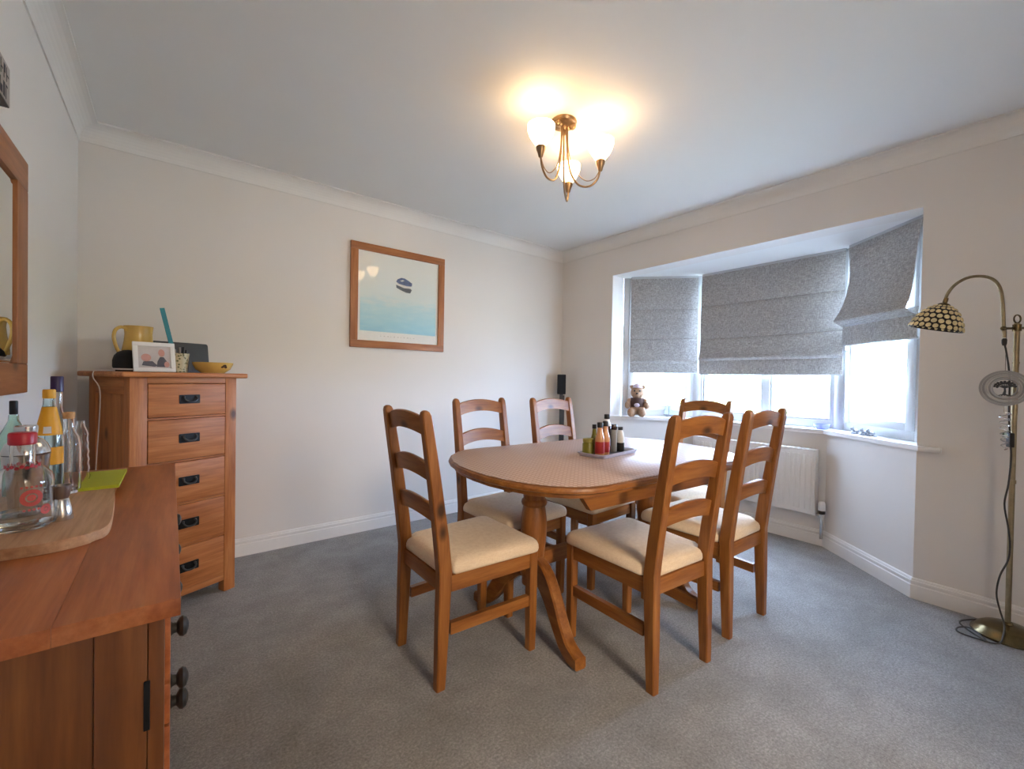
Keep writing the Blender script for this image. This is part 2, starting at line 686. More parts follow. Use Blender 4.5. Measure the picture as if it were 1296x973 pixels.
# window sill board following the bay with short horns on the room wall
n_d, n_c, n_b, n_a = bay_poly(-.032)
f_d, f_c, f_b, f_a = bay_poly(FRAME_OFF + .03)
sill_pts = [(XR - .035, Dd.y - .095), (XR - .002, Dd.y - .095), (XR - .002, Dd.y - .001), (f_d.x, Dd.y + .001), f_c, f_b, (f_a.x, A.y - .001), (XR - .002, A.y - .001), (XR - .002, A.y + .05), (XR - .035, A.y + .05),
            (XR - .035, A.y + .01), n_b, n_c, (XR - .035, Dd.y - .01)]
struct('trim_1', MB().prism([tuple(p) for p in sill_pts], SILL - .026, SILL, bevel=.006), m_trim)['label'] = 'white painted window sill board'

# skirting boards
SK = [(0, 0), (.018, 0), (.018, .070), (.0145, .074), (.0145, .080), (.017, .084), (.017, .093), (.012, .097), (.012, .101), (.008, .107), (0, .107)]


def run(name, P, Q, prof, m, zb=0.0, ext0=0.0, ext1=0.0, mit0=0.0, mit1=0.0):
    """sweep profile (outwards distance from wall, height) along P->Q; the room is left of P->Q"""
    P, Q = Vector(P), Vector(Q)
    t = (Q - P).normalized()
    nrm = Vector((-t.y, t.x))
    mb = MB()
    r0 = []
    r1 = []
    for d, z in prof:
        a = P + nrm * d - t * (ext0 - mit0 * d)
        b = Q + nrm * d + t * (ext1 - mit1 * d)
        r0.append((a.x, a.y, zb + z))
        r1.append((b.x, b.y, zb + z))
    mb.loft([r0, r1])
    return struct(name, mb, m, smooth=False)


def corner_mit(P, Q, R):
    """mitre factor at Q going P->Q->R (room on the left)"""
    a = (Vector(Q) - Vector(P)).normalized()
    b = (Vector(R) - Vector(Q)).normalized()
    ang = math.atan2(a.x * b.y - a.y * b.x, a.dot(b))
    return math.tan(ang / 2)


room = [(XL, YF), (XR, YF), tuple(Dd), tuple(Cc), tuple(B), tuple(A), (XR, YB), (XL, YB)]
names = ['front', 'right_near', 'bay_right', 'bay_back', 'bay_left', 'right_far', 'back', 'left']
for i in range(1, 8):
    P, Q = room[i], room[(i + 1) % 8]
    m0 = corner_mit(room[i - 1], P, Q)
    m1 = corner_mit(P, Q, room[(i + 2) % 8])
    run('baseboard_' + names[i], P, Q, SK, m_trim, 0.0, mit0=m0, mit1=m1)
# coving
cv = [(0, -.091), (.003, -.091), (.005, -.086)] + [(.078 - .073 * math.cos(a), -.013 - .073 * (1 - math.sin(a)) - .0) for a in [PI / 2 * k / 7 for k in range(8)]][0:]
cv = [(0, -.091), (.006, -.091), (.006, -.084)] + [(.006 + .066 * (1 - math.cos(PI / 2 * k / 7)), -.084 + .076 * math.sin(PI / 2 * k / 7)) for k in range(1, 8)] + [(.078, -.008), (.078, 0), (0, 0)]
rm = [(XL, YF), (XR, YF), (XR, YB), (XL, YB)]
for i, nm in enumerate(('trim_2', 'trim_3', 'trim_4', 'trim_5')):
    run(nm, rm[i], rm[(i + 1) % 4], cv, m_cove, ZC, mit0=1.0, mit1=1.0)['label'] = 'white plaster coving'


# ------------------------------------------------------------------ windows
w_d, w_c, w_b, w_a = bay_poly(FRAME_OFF)


def make_window(name, P, Q, lights, label):
    """P->Q along the inner face with the room on the left; lights: list of (u0,u1,opening)"""
    P, Q = Vector(P), Vector(Q)
    L = (Q - P).length
    t = (Q - P) / L
    root = bpy.data.objects.new(name, None)
    COL.objects.link(root)
    root.location = (P.x, P.y, SILL)
    root.rotation_euler = (0, 0, math.atan2(t.y, t.x))
    root['kind'] = 'structure'
    root['label'] = label
    H = SOFF - SILL
    fw, fd = .055, .07
    f = MB()
    # outwards is local -y
    f.box((0, -fd, 0), (fw, 0, H), bevel=.004)
    f.box((L - fw, -fd, 0), (L, 0, H), bevel=.004)
    f.box((fw, -fd, 0), (L - fw, 0, fw), bevel=.004)
    f.box((fw, -fd, H - fw), (L - fw, 0, H), bevel=.004)
    f.build('frame', m_upvc, root)
    for i, (u0, u1, op) in enumerate(lights):
        if i:
            MB().box((lights[i - 1][1], -fd, fw), (u0, 0, H - fw), bevel=.004).build('mullion', m_upvc, root)
        s = .048 if op else .018
        y1 = .014 if op else -.01
        sb = MB()
        z0, z1 = fw, H - fw
        sb.box((u0, -fd + .01, z0), (u0 + s, y1, z1), bevel=.005)
        sb.box((u1 - s, -fd + .01, z0), (u1, y1, z1), bevel=.005)
        sb.box((u0 + s, -fd + .01, z0), (u1 - s, y1, z0 + s), bevel=.005)
        sb.box((u0 + s, -fd + .01, z1 - s), (u1 - s, y1, z1), bevel=.005)
        sash = sb.build('sash' if op else 'bead', m_upvc, root)
        MB().box((u0 + s - .004, -.045, z0 + s - .004), (u1 - s + .004, -.025, z1 - s + .004)).build('pane', m_pane, root, smooth=False)
        if op:
            MB().box((u1 - .036, y1, H * .42), (u1 - .014, y1 + .012, H * .42 + .06), bevel=.003).box((u1 - .033, y1 + .012, H * .42 + .02), (u1 - .017, y1 + .03, H * .42 + .15), bevel=.004).build('handle', m_upvc, sash)
    return root


Lr = (w_c - w_d).length
Lb = (w_b - w_c).length
Ll = (w_a - w_b).length
make_window('window_1', w_d, w_c, [(.055, Lr - .055, True)], 'right angled casement of the white bay window')
make_window('window_2', w_c, w_b, [(.055, Lb * .46 - .025, False), (Lb * .46 + .025, Lb - .055, False)], 'wide centre window of the white bay')
make_window('window_3', w_b, w_a, [(.055, Ll - .055, True)], 'left angled casement of the white bay window')
for nm, P in (('trim_6', w_c), ('trim_7', w_b)):
    struct(nm, MB().lathe([(.055, SILL), (.055, SOFF)], 20, Matrix.Translation((P.x + .035, P.y, 0))), m_upvc)['label'] = 'white corner post between bay windows'

# ------------------------------------------------------------------ garden beyond the bay
struct('ground', MB().box((3.95, -14, -.5), (26, 18, -.25)), m_lawn, smooth=False)


def hedge():
    mb = MB()
    rnd = random.Random(3)
    for k in range(70):
        y = -10 + k * .36
        mb.sphere((14 + rnd.uniform(-.3, .3), y, .1 + rnd.uniform(-.1, .5)), rnd.uniform(.45, .7), (1, 1, .9), 10, 6)
    o = mb.build('hedge', m_hedge)
    return tag(o, 'washed out garden hedge beyond the bay window', 'hedge')


hedge()


def shrub():
    t = thing('bare_shrub', 'bare twiggy shrub outside the right bay window', 'shrub', (6.6, .2, -.25))
    rnd = random.Random(5)
    mb = MB()
    for k in range(26):
        a = rnd.uniform(0, 2 * PI)
        h = rnd.uniform(.9, 1.9)
        pts = [(0, 0, 0), (.15 * math.cos(a), .15 * math.sin(a), h * .4), (.5 * math.cos(a + .4), .5 * math.sin(a + .4), h * .75), (.7 * math.cos(a + .2), .7 * math.sin(a + .2), h)]
        mb.tube(smooth_path(pts, 3), .006, 4)
    mb.build('stems', m_twig, t)
    lf = MB()
    for k in range(120):
        a = rnd.uniform(0, 2 * PI)
        r = rnd.uniform(.2, .8)
        z = rnd.uniform(.7, 1.9)
        c = Vector((r * math.cos(a), r * math.sin(a), z))
        lf.poly([c, c + Vector((.03, .02, .02)), c + Vector((.01, .05, .05)), c + Vector((-.02, .02, .02))])
    tag(lf.build('leaves', m_hedge, t), kind='stuff')


shrub()


# ------------------------------------------------------------------ roman blinds
def blind(name, P, Q, top, bot, folds, label, bulge=.05, flare=0.0):
    """P->Q plan line (room on the left), folds: list of z where a soft crease or fold sits"""
    P, Q = Vector(P), Vector(Q)
    L = (Q - P).length
    t = (Q - P) / L
    root = thing(name, label, 'blind', (P.x, P.y, 0), math.atan2(t.y, t.x), 'grey linen roman blinds of the bay')
    # head rail
    MB().box((.0, -.035, top), (L, -.003, SOFF - .0005), bevel=.003).build('head_rail', m_upvc, root)

    def sheet(nm, prof, xs=13):
        mb = MB()
        rings = []
        th = .004
        grid_f = []
        for (y, z, ins) in prof:
            row = []
            for i in range(xs):
                u = i / (xs - 1)
                x = ins + (L - 2 * ins) * u
                wob = .0025 * math.sin(9 * u + z * 7)
                row.append((x, y + wob, z))
            grid_f.append(row)
        V = [[mb.bm.verts.new(c) for c in r] for r in grid_f]
        W = [[mb.bm.verts.new((c[0], c[1] - th, c[2])) for c in r] for r in grid_f]
        m, n = len(V), xs
        for i in range(m - 1):
            for j in range(n - 1):
                mb.bm.faces.new((V[i][j], V[i][j + 1], V[i + 1][j + 1], V[i + 1][j]))
                mb.bm.faces.new((W[i + 1][j], W[i + 1][j + 1], W[i][j + 1], W[i][j]))
            mb.bm.faces.new((V[i][0], V[i + 1][0], W[i + 1][0], W[i][0]))
            mb.bm.faces.new((V[i + 1][-1], V[i][-1], W[i][-1], W[i + 1][-1]))
        for j in range(n - 1):
            mb.bm.faces.new((V[0][j], W[0][j], W[0][j + 1], V[0][j + 1]))
            mb.bm.faces.new((V[-1][j + 1], W[-1][j + 1], W[-1][j], V[-1][j]))
        return mb.build(nm, m_linen, root, angle=50)
    seams, fold = folds
    prof = [(.0, top, 0)]
    z = top
    for s in seams:
        n = 6
        for k in range(1, n):
            zz = z + (s - z) * k / n
            prof.append((.006 * math.sin(PI * k / n), zz, 0))
        prof += [(.001, s + .004, 0), (-.003, s, 0), (.001, s - .004, 0)]
        z = s - .004
    n = 9
    for k in range(1, n + 1):
        u = k / n
        prof.append((.006 + (bulge - .006) * u ** 3.5, z + (fold - z) * u, flare * u * (1 - u) * 4 if flare else 0))
    # turn under at the fold
    prof += [(bulge - .003, fold - .008, 0), (min(bulge * .55, .024) + .003, fold - .012 - .30 * bulge, 0)]
    sheet('blind_cloth', prof)
    # hem panel hanging just in front of the fold's root
    hb = min(bulge * .55, .024)
    hp = [(hb * .5, fold + .01, 0), (hb * .9, fold - .010 - .30 * bulge, 0), (hb, fold - .03 - .3 * bulge, 0), (hb, (fold + bot) / 2, 0), (hb * .97, bot, 0)]
    sheet('hem_panel', hp)
    MB().box((.004, hb - .02, bot - .008), (L - .004, hb - .0075, bot + .006), bevel=.003).build('bottom_bar', m_upvc, root)
    return root


bl_d, bl_c, bl_b, bl_a = bay_poly(.072)


def shrink(P, Q, a, b):
    P, Q = Vector(P), Vector(Q)
    t = (Q - P).normalized()
    return P + t * a, Q - t * b


P, Q = shrink((3.200, .470), (3.569, .891), 0, 0)
blind('roman_blind', P, Q, 2.035, 1.385, ([], 1.545), 'grey linen roman blind on the right bay window, drawn up highest', .085, .03)
blind('roman_blind', (3.615, .915), (3.615, 1.935), 2.035, 1.19, ([1.77, 1.49], 1.325), 'wide grey linen roman blind on the middle bay window', .035)
P, Q = (3.625, 1.973), (3.25, 2.40)
blind('roman_blind', P, Q, 2.035, 1.20, ([1.76, 1.50], 1.30), 'narrow grey linen roman blind on the left bay window', .03)

# ------------------------------------------------------------------ radiator
rad = thing('radiator', 'white panel radiator under the middle of the bay window', 'radiator', (3.50, 1.46, .22))
mb = MB()
mb.box((-.035, -.435, 0), (-.012, .435, .44), bevel=.006)
yy = -.42
while yy < .42:
    mb.box((-.041, yy, .03), (-.0345, yy + .017, .41), bevel=.003)
    yy += .0335
mb.build('front_panel', m_rad, rad)
mb = MB().box((.012, -.43, .005), (.03, .43, .435), bevel=.005)
mb.build('rear_panel', m_rad, rad)
mb = MB().box((-.036, -.438, .436), (.032, .438, .446), bevel=.003)
for k in range(28):
    mb.box((-.03, -.42 + k * .0305, .446), (.026, -.402 + k * .0305, .449))
mb.build('top_grille', m_rad, rad)
MB().box((-.036, -.441, .0), (.032, -.436, .446), bevel=.002).build('side_panel', m_rad, rad)
MB().box((-.036, .436, .0), (.032, .441, .446), bevel=.002).build('side_panel', m_rad, rad)
vt = MB()
vt.lathe([(.011, -.20), (.011, -.06), (.015, -.055), (.015, -.03), (.011, -.028)], 16, Matrix.Translation((.0, -.475, .04)))
vt.tube([(0, -.475, .0), (0, -.441, .0)], .009, 10)
vp = vt.build('valve', m_chrome, rad)
MB().lathe([(.019, .012), (.021, .016), (.021, .03), (.019, .034)], 18, Matrix.Translation((0, -.475, 0))).build('valve_collar', m_black, vp)
MB().lathe([(.019, .0345), (.022, .04), (.021, .085), (.014, .095), (0, .096)], 18, Matrix.Translation((0, -.475, 0))).build('valve_head', m_white, vp)


# ------------------------------------------------------------------ dining chairs
def make_chair():
    W, D = .332, .404
    H = 1.004
    t = thing('dining_chair', 'x', 'chair', (0, 0, 0))

    def rake(z):      # y of the rear post centre at height z
        zs = .42
        return -D / 2 if z <= zs else -D / 2 - .085 * ((z - zs) / (H - zs)) ** 1.15

    for s in (-1, 1):
        rings = []
        for z, hw, hd in ((0, .016, .018), (.20, .019, .022), (.42, .019, .0255), (.55, .019, .025), (.75, .018, .022), (.95, .0175, .019), (.985, .0165, .0175), (.999, .013, .013), (1.004, .007, .007)):
            y = rake(z) - (.012 * (1 - z / .42) if z < .42 else 0)
            x = s * W / 2
            c = .004
            rings.append([(x - hw, y - hd + c, z), (x - hw + c, y - hd, z), (x + hw - c, y - hd, z), (x + hw, y - hd + c, z), (x + hw, y + hd - c, z), (x + hw - c, y + hd, z), (x - hw + c, y + hd, z), (x - hw, y + hd - c, z)])
        MB().loft(rings).build('leg', wood_ch['z'], t)
    for s in (-1, 1):
        x = s * .180
        y = D / 2
        rings = []
        for z, h in ((0, .0165), (.15, .0185), (.405, .0195)):
            c = .004
            rings.append([(x - h, y - h + c, z), (x - h + c, y - h, z), (x + h - c, y - h, z), (x + h, y - h + c, z), (x + h, y + h - c, z), (x + h - c, y + h, z), (x - h + c, y + h, z), (x - h, y + h - c, z)])
        MB().loft(rings).build('leg', wood_ch['z'], t)
    # ladder slats: bowed backwards, arched top and bottom edge
    for z0, z1, ar in ((.912, .976, .022), (.744, .808, .024), (.590, .654, .022)):
        rings = []
        n = 12
        hw = W / 2 - .0165
        for i in range(n + 1):
            u = -1 + 2 * i / n
            x = hw * u
            up = ar * (1 - u * u)
            back = -.016 * (1 - u * u)
            ym = rake((z0 + z1) / 2) + .004 + back
            sl = (rake(z1) - rake(z0)) / 2
            rings.append([(x, ym - sl - .009, z0 + up * .9), (x, ym - sl + .009, z0 + up * .9), (x, ym + sl + .009, z1 + up - .003), (x, ym + sl + .005, z1 + up), (x, ym + sl - .005, z1 + up), (x, ym + sl - .009, z1 + up - .003)])
        MB().loft(rings).build('slat', wood_ch['x'], t, angle=30)
    # seat rails
    mb = MB()
    mb.box((-.160, D / 2 - .012, .345), (.160, D / 2 + .012, .404), bevel=.003)
    mb.build('seat_rail', wood_ch['x'], t)
    MB().box((-W / 2 + .0195, -D / 2 - .012, .345), (W / 2 - .0195, -D / 2 + .012, .404), bevel=.003).build('seat_rail', wood_ch['x'], t)
    for s in (-1, 1):
        for nm, z0, z1, hw in (('seat_rail', .345, .404, .012), ('stretcher', .187, .229, .011)):
            y0, y1 = -D / 2 + .026, D / 2 - .0195
            x0, x1 = s * W / 2, s * .180
            mb = MB()
            mb.loft([[(x0 - hw, y0, z0), (x0 + hw, y0, z0), (x0 + hw, y0, z1), (x0 - hw, y0, z1)], [(x1 - hw, y1, z0), (x1 + hw, y1, z0), (x1 + hw, y1, z1), (x1 - hw, y1, z1)]])
            mb.build(nm, wood_ch['y'], t)
    # padded seat
    rings = []

    def outline(ins, z):
        yf, ym, yb = D / 2 + .030 - ins, -D / 2 + .0285 + ins, -D / 2 - .010 + ins
        wf, wm, wn = .208 - ins, .190 - ins, .1445 - ins
        r = .03
        pts = []
        for cx, a0 in ((wf - r, 0), (-(wf - r), PI / 2)):
            for k in range(6):
                a = a0 + PI / 2 * k / 5
                pts.append((cx + r * math.cos(a), yf - r + r * math.sin(a), z))
        q = .008
        pts += [(-wm, ym + q, z), (-wm + q, ym, z), (-wn, ym, z), (-wn, yb + q, z), (-wn + q, yb, z), (wn - q, yb, z), (wn, yb + q, z), (wn, ym, z), (wm - q, ym, z), (wm, ym + q, z)]
        return pts
    for ins, z in ((.010, .4055), (.002, .410), (0, .420), (.001, .434), (.005, .446), (.014, .455), (.028, .461), (.045, .465), (.07, .468)):
        rings.append(outline(ins, z))
    MB().loft(rings).build('seat_pad', m_seat, t, angle=60)
    return t


def copy_tree(o, parent=None):
    c = o.copy()
    COL.objects.link(c)
    if parent:
        c.parent = parent
    for ch in o.children:
        copy_tree(ch, c)
    return c


chair_spots = [
    (.978, 1.521, -90.4, 'pine ladder-back chair with cream seat at the left head of the table'),
    (1.546, 1.085, -4.0, 'pine ladder-back chair in the front, its back to the camera, nearest to the floor lamp but one'),
    (2.098, 1.090, -1.5, 'pine ladder-back chair at the near side of the table, closest to the floor lamp'),
    (1.426, 1.800, 183.0, 'pine ladder-back chair across the table, standing below the framed boat picture'),
    (1.945, 1.745, 183.0, 'pine ladder-back chair across the table, in front of the slim black corner speaker'),
    (2.500, 1.475, 84.0, 'pine ladder-back chair at the far head of the table, before the radiator'),
]
chair_spots[1] = chair_spots[1][:3] + ('pine ladder-back chair at the near side, overlapping the middle of the table, largest back view',)
chair0 = make_chair()
chairs = []
for i, (x, y, a, lab) in enumerate(chair_spots):
    o = chair0 if i == 0 else copy_tree(chair0)
    o.location = (x, y, 0)
    o.rotation_euler = (0, 0, math.radians(a))
    o['label'] = lab
    o['group'] = 'ladder-back chairs around the dining table'

# ------------------------------------------------------------------ dining table
TZ = .745
tb = thing('dining_table', 'oval pine twin-pedestal dining table between the six chairs', 'table', (1.695, 1.425, 0), math.radians(-3.0))


def table_outline(ins):
    hl, hw = .755 - ins, .470 - ins
    sx = .455 - ins * .4       # where the straight sides end
    pts = []
    n = 14
    for k in range(n + 1):
        a = -PI / 2 + PI * k / n
        ex = 2 / 2.08
        c, s = math.cos(a), math.sin(a)
        pts.append((sx + (hl - sx) * abs(c) ** ex, hw * math.copysign(abs(s) ** ex, s)))
    for k in range(n + 1):
        a = PI / 2 + PI * k / n
        c, s = math.cos(a), math.sin(a)
        pts.append((-sx - (hl - sx) * abs(c) ** ex, hw * math.copysign(abs(s) ** ex, s)))
    return pts


def ringat(ins, z):
    return [(x, y, z) for x, y in table_outline(ins)]


MB().loft([ringat(.03, .700), ringat(.022, .703), ringat(.02, .716), ringat(.008, .719), ringat(.001, .724), ringat(0, .732), ringat(.003, .740), ringat(.012, TZ - .0015)]).build('tabletop', wood_ch['x'], tb, angle=28)
# long rails with slanted ends, end rails
for s in (-1, 1):
    y0, y1 = sorted((s * .355, s * .38))
    mb = MB()
    pr = [(-.50, .700), (-.445, .632), (.445, .632), (.50, .700)]
    mb.loft([[(x, y0, z) for x, z in pr], [(x, y1, z) for x, z in pr]])
    mb.build('side_rail', wood_ch['x'], tb)
for x in (-.36, .36):
    MB().box((x - .06, -.35, .66), (x + .06, .35, .700), bevel=.004).build('bearer', wood_ch['y'], tb)
for sx in (-1, 1):
    x = sx * .405
    Mx = Matrix.Translation((x, .01, 0))
    prof = [(.050, .20), (.051, .235), (.058, .245), (.060, .258), (.055, .27), (.047, .28), (.046, .30), (.050, .34), (.056, .39), (.059, .44), (.058, .49), (.053, .53), (.049, .55), (.056, .556), (.059, .566), (.056, .577), (.049, .583), (.050, .60), (.058, .61), (.060, .625), (.060, .66)]
    col = MB().lathe(prof, 28, Mx).build('pedestal', wood_ch['z'], tb)
    for sy in (-1, 1):
        path = [(0, .27), (.05, .275), (.10, .255), (.16, .19), (.21, .115), (.26, .055), (.31, .032), (.345, .03)]
        hh = [.055, .056, .05, .042, .036, .032, .030, .024]
        P3 = smooth_path([(0, y, z) for y, z in path], 3)
        H3 = []
        for i in range(len(hh) - 1):
            for j in range(3):
                H3.append(hh[i] + (hh[i + 1] - hh[i]) * j / 3)
        H3.append(hh[-1])
        rings = []
        ang = math.radians(-6 * sx) if sy < 0 else math.radians(6 * sx)
        if sx < 0:
            ang = math.radians(-5.5) if sy < 0 else math.radians(15)
        for i, p in enumerate(P3):
            a = P3[max(i - 1, 0)]
            b = P3[min(i + 1, len(P3) - 1)]
            d = (b - a).normalized()
            nrm = Vector((0, -d.z, d.y))
            hx = .026 if i > 2 else .024
            h = H3[i]
            ring = []
            for q, w in ((-1, -1), (1, -1), (1, 1), (-1, 1)):
                for k in (1, 0):
                    cc = .007
                    ox = hx * q - (cc * q if (k == 0) == (q == w) else 0)
                    oz = h * w - (cc * w if (k == 0) != (q == w) else 0)
                    v = p + Vector((ox, 0, 0)) + nrm * oz
                    v.z = max(v.z, 0.0)
                    rr = Vector((v.x, v.y * sy))
                    ca, sa = math.cos(ang), math.sin(ang)
                    ring.append((x + rr.x * ca - rr.y * sa, .01 + rr.x * sa + rr.y * ca, v.z))
            rings.append(ring)
        MB().loft(rings).build('foot', wood_ch['y'], tb, angle=40)
MB().box((-.40, -.008, .27), (.40, .032, .335), bevel=.006).build('stretcher', wood_ch['x'], tb)
# printed cover lying on the table
tc_ = thing('table_cover', 'thin pinkish table cover printed with a fine pale dot grid, lying on the table', 'tablecloth', (1.695, 1.425, TZ), math.radians(-3.0))
mb = MB()
mb.loft([ringat(.013, .0), ringat(.012, .0015), ringat(.014, .0028)])
mb.build('cover_sheet', m_cover, tc_)

# ------------------------------------------------------------------ tray of condiments
TT = TZ + .0031
tr_a = math.radians(7)
tray_c = Vector((1.742, 1.408))
tray = thing('tray', 'shallow lilac-grey tray of condiments on the dining table', 'tray', (tray_c.x, tray_c.y, TT), tr_a)
mb = MB()
n_o = rrect(-.165, -.08, .165, .08, .02)
n_i = rrect(-.155, -.07, .155, .07, .015)
mb.loft([[(x * .93, y * .9, 0) for x, y in n_o], [(x, y, .014) for x, y in n_o], [(x, y, .017) for x, y in n_o], [(x, y, .017) for x, y in n_i], [(x * .95, y * .93, .005) for x, y in n_i]])
mb.build('tray_shell', m_tray, tray)
MB().prism([(x * .945, y * .92) for x, y in n_i], .0051, .0058).build('tray_liner', m_tray_in, tray)


def on_tray(u, v):
    c, s = math.cos(tr_a), math.sin(tr_a)
    return (tray_c.x + u * c - v * s, tray_c.y + u * s + v * c, TT + .0062)


def tray_bottle(u, v, name, label, parts, cat='bottle'):
    t = thing(name, label, cat, on_tray(u, v), 0, 'condiments on the grey tray')
    for nm, prof, m in parts:
        MB().lathe(prof, 20).build(nm, m, t)
    return t


tray_bottle(-.108, -.020, 'sauce_bottle', 'hot sauce bottle with red label, leftmost of the black-capped pair on the tray', [
    ('glass', [(0, 0), (.021, 0), (.023, .004), (.023, .078), (.020, .092), (.013, .118), (.0115, .135), (0, .136)], m_orangeglass),
    ('label_band', [(.0234, .012), (.0236, .013), (.0236, .067), (.0234, .068)], m_hotsauce),
    ('cap', [(.0135, .1362), (.0145, .138), (.0145, .158), (.0125, .161), (0, .161)], m_black)])
tray_bottle(-.056, -.018, 'sauce_bottle', 'hot sauce bottle with dark red label, right one of the black-capped pair on the tray', [
    ('glass', [(0, 0), (.020, 0), (.022, .004), (.022, .08), (.019, .094), (.0125, .12), (.011, .138), (0, .139)], m_orangeglass),
    ('label_band', [(.0224, .012), (.0226, .013), (.0226, .062), (.0224, .063)], m_hotsauce),
    ('cap', [(.0135, .1392), (.0145, .141), (.0145, .161), (.0125, .164), (0, .164)], m_black)])
tray_bottle(-.112, .044, 'relish_jar', 'squat olive-green relish jar at the left end of the tray', [
    ('glass', [(0, 0), (.026, 0), (.029, .004), (.029, .05), (.024, .058), (0, .0585)], m_olive),
    ('lid', [(.026, .0587), (.0275, .06), (.0275, .074), (.025, .076), (0, .076)], m_olive_lid)], 'jar')
tray_bottle(-.058, .046, 'sauce_bottle', 'thin sauce bottle with small dark cap behind the hot sauces', [
    ('glass', [(0, 0), (.016, 0), (.0175, .004), (.0175, .07), (.011, .095), (.009, .12), (0, .121)], m_olive),
    ('cap', [(.0105, .1212), (.011, .123), (.011, .142), (0, .143)], m_black)])
tray_bottle(.003, .012, 'vinegar_bottle', 'tall dark brown bottle with black cap, tallest on the tray', [
    ('glass', [(0, 0), (.021, 0), (.0225, .004), (.0225, .135), (.019, .146), (.0125, .156), (.0115, .168), (0, .169)], m_brownglass),
    ('neck_label', [(.0232, .1345), (.0205, .1465), (.014, .1565), (.013, .169), (.0126, .169), (.0136, .1565), (.02, .1465), (.0228, .1345)], m_paper),
    ('cap', [(.0135, .1695), (.0145, .171), (.0145, .19), (.0125, .193), (0, .193)], m_black)])
tray_bottle(.045, -.002, 'spice_jar', 'slim grey spice jar with brown cap on the tray', [
    ('glass', [(0, 0), (.0165, 0), (.018, .004), (.018, .105), (.0165, .112), (0, .113)], m_grey),
    ('cap', [(.0165, .1132), (.0175, .115), (.0175, .138), (.015, .142), (0, .142)], m_brownglass)], 'jar')
tray_bottle(.088, -.016, 'sauce_bottle', 'white-shouldered bottle with black lower half at the right of the tray', [
    ('glass', [(0, .0455), (.0215, .0455), (.0215, .07), (.017, .092), (.0115, .108), (0, .109)], m_paper),
    ('label_band', [(0, 0), (.020, 0), (.0215, .003), (.0215, .045), (0, .045)], m_black),
    ('cap', [(.0115, .1092), (.0125, .111), (.0125, .126), (0, .127)], m_black)])

# ------------------------------------------------------------------ chest of drawers (set across the corner)
th = math.radians(65)
FL = Vector((-.139, 2.469))
cd = thing('chest_of_drawers', 'tall pine chest of five drawers set across the left corner', 'chest of drawers', (FL.x, FL.y, 0), PI / 2 - th)
CW, CDp, CH = .45, .385, 1.122
# local: x along the front (0..CW), y backwards, z up
mb = MB()
mb.box((0, 0, 0), (.064, .05, CH - .024), bevel=.003)
mb.box((CW - .054, 0, 0), (CW, .05, CH - .024), bevel=.003)
mb.build('front_post', wood_cd['z'], cd)
MB().box((.064, .002, 1.071), (CW - .054, .03, CH - .024), bevel=.002).build('top_rail', wood_cd['x'], cd)
MB().box((.064, .002, .060), (CW - .054, .03, .088), bevel=.002).build('bottom_rail', wood_cd['x'], cd)
for zz in (.910, .706, .502, .299):
    MB().box((.064, .003, zz - .004), (CW - .054, .03, zz + .004)).build('drawer_rail', wood_cd['x'], cd)
for s, x0 in ((0, .0), (1, CW - .018)):
    MB().box((x0, CDp - .07, 0), (x0 + .018, CDp, CH - .024), bevel=.002).build('rear_post', wood_cd['z'], cd)
    MB().box((x0, .05, CH - .10), (x0 + .018, CDp - .07, CH - .024), bevel=.002).build('side_rail', wood_cd['y'], cd)
    MB().box((x0, .05, .06), (x0 + .018, CDp - .07, .14), bevel=.002).build('side_rail', wood_cd['y'], cd)
    xx = x0 + .007 if s == 0 else x0 + .003
    MB().box((xx, .05, .14), (xx + .008, CDp - .07, CH - .10)).build('side_panel', wood_cd['z'], cd)
MB().box((.018, CDp - .012, .06), (CW - .018, CDp - .004, CH - .024)).build('back_panel', wood_cd['z'], cd)
MB().box((-.038, -.038, CH - .024), (CW + .038, CDp + .015, CH), bevel=.008, seg=3).build('top', wood_cd['x'], cd)


def bail_handle(parent, cx, cz, y):
    mb = MB()
    mb.prism(rrect(cx - .044, cz - .021, cx + .044, cz + .021, .004), 0, .004, Matrix(((1, 0, 0, 0), (0, 0, -1, y), (0, 1, 0, 0), (0, 0, 0, 1))))
    h = mb.build('handle', m_iron, parent)
    b = MB()
    b.tube(smooth_path([(cx - .026, y - .006, cz + .011), (cx - .027, y - .014, cz + .002), (cx - .016, y - .019, cz - .009), (cx, y - .020, cz - .012), (cx + .016, y - .019, cz - .009), (cx + .027, y - .014, cz + .002), (cx + .026, y - .006, cz + .011)], 4), .0042, 8)
    b.sphere((cx - .026, y - .006, cz + .011), .006, u=10, v=6).sphere((cx + .026, y - .006, cz + .011), .006, u=10, v=6)
    b.build('bail', m_bail, h)


for (z0, z1) in ((.914, 1.071), (.710, .906), (.506, .702), (.303, .498), (.088, .295)):
    mb = MB().box((.0665, -.002, z0 + .0025), (CW - .0565, .018, z1 - .0025), bevel=.003)
    dr = mb.build('drawer', wood_cd['x'], cd)
    MB().box((.075, .018, z0 + .02), (CW - .065, .33, z1 - .03)).build('drawer_box', wood_cd['y'], dr)
    bail_handle(dr, .230, (z0 + z1) / 2 + .004, -.002)


def on_chest(u, v, z=CH):
    d = Vector((math.sin(th), math.cos(th)))
    n = Vector((-math.cos(th), math.sin(th)))
    p = FL + d * u + n * v
    return (p.x, p.y, z + .0006)


CR = PI / 2 - th
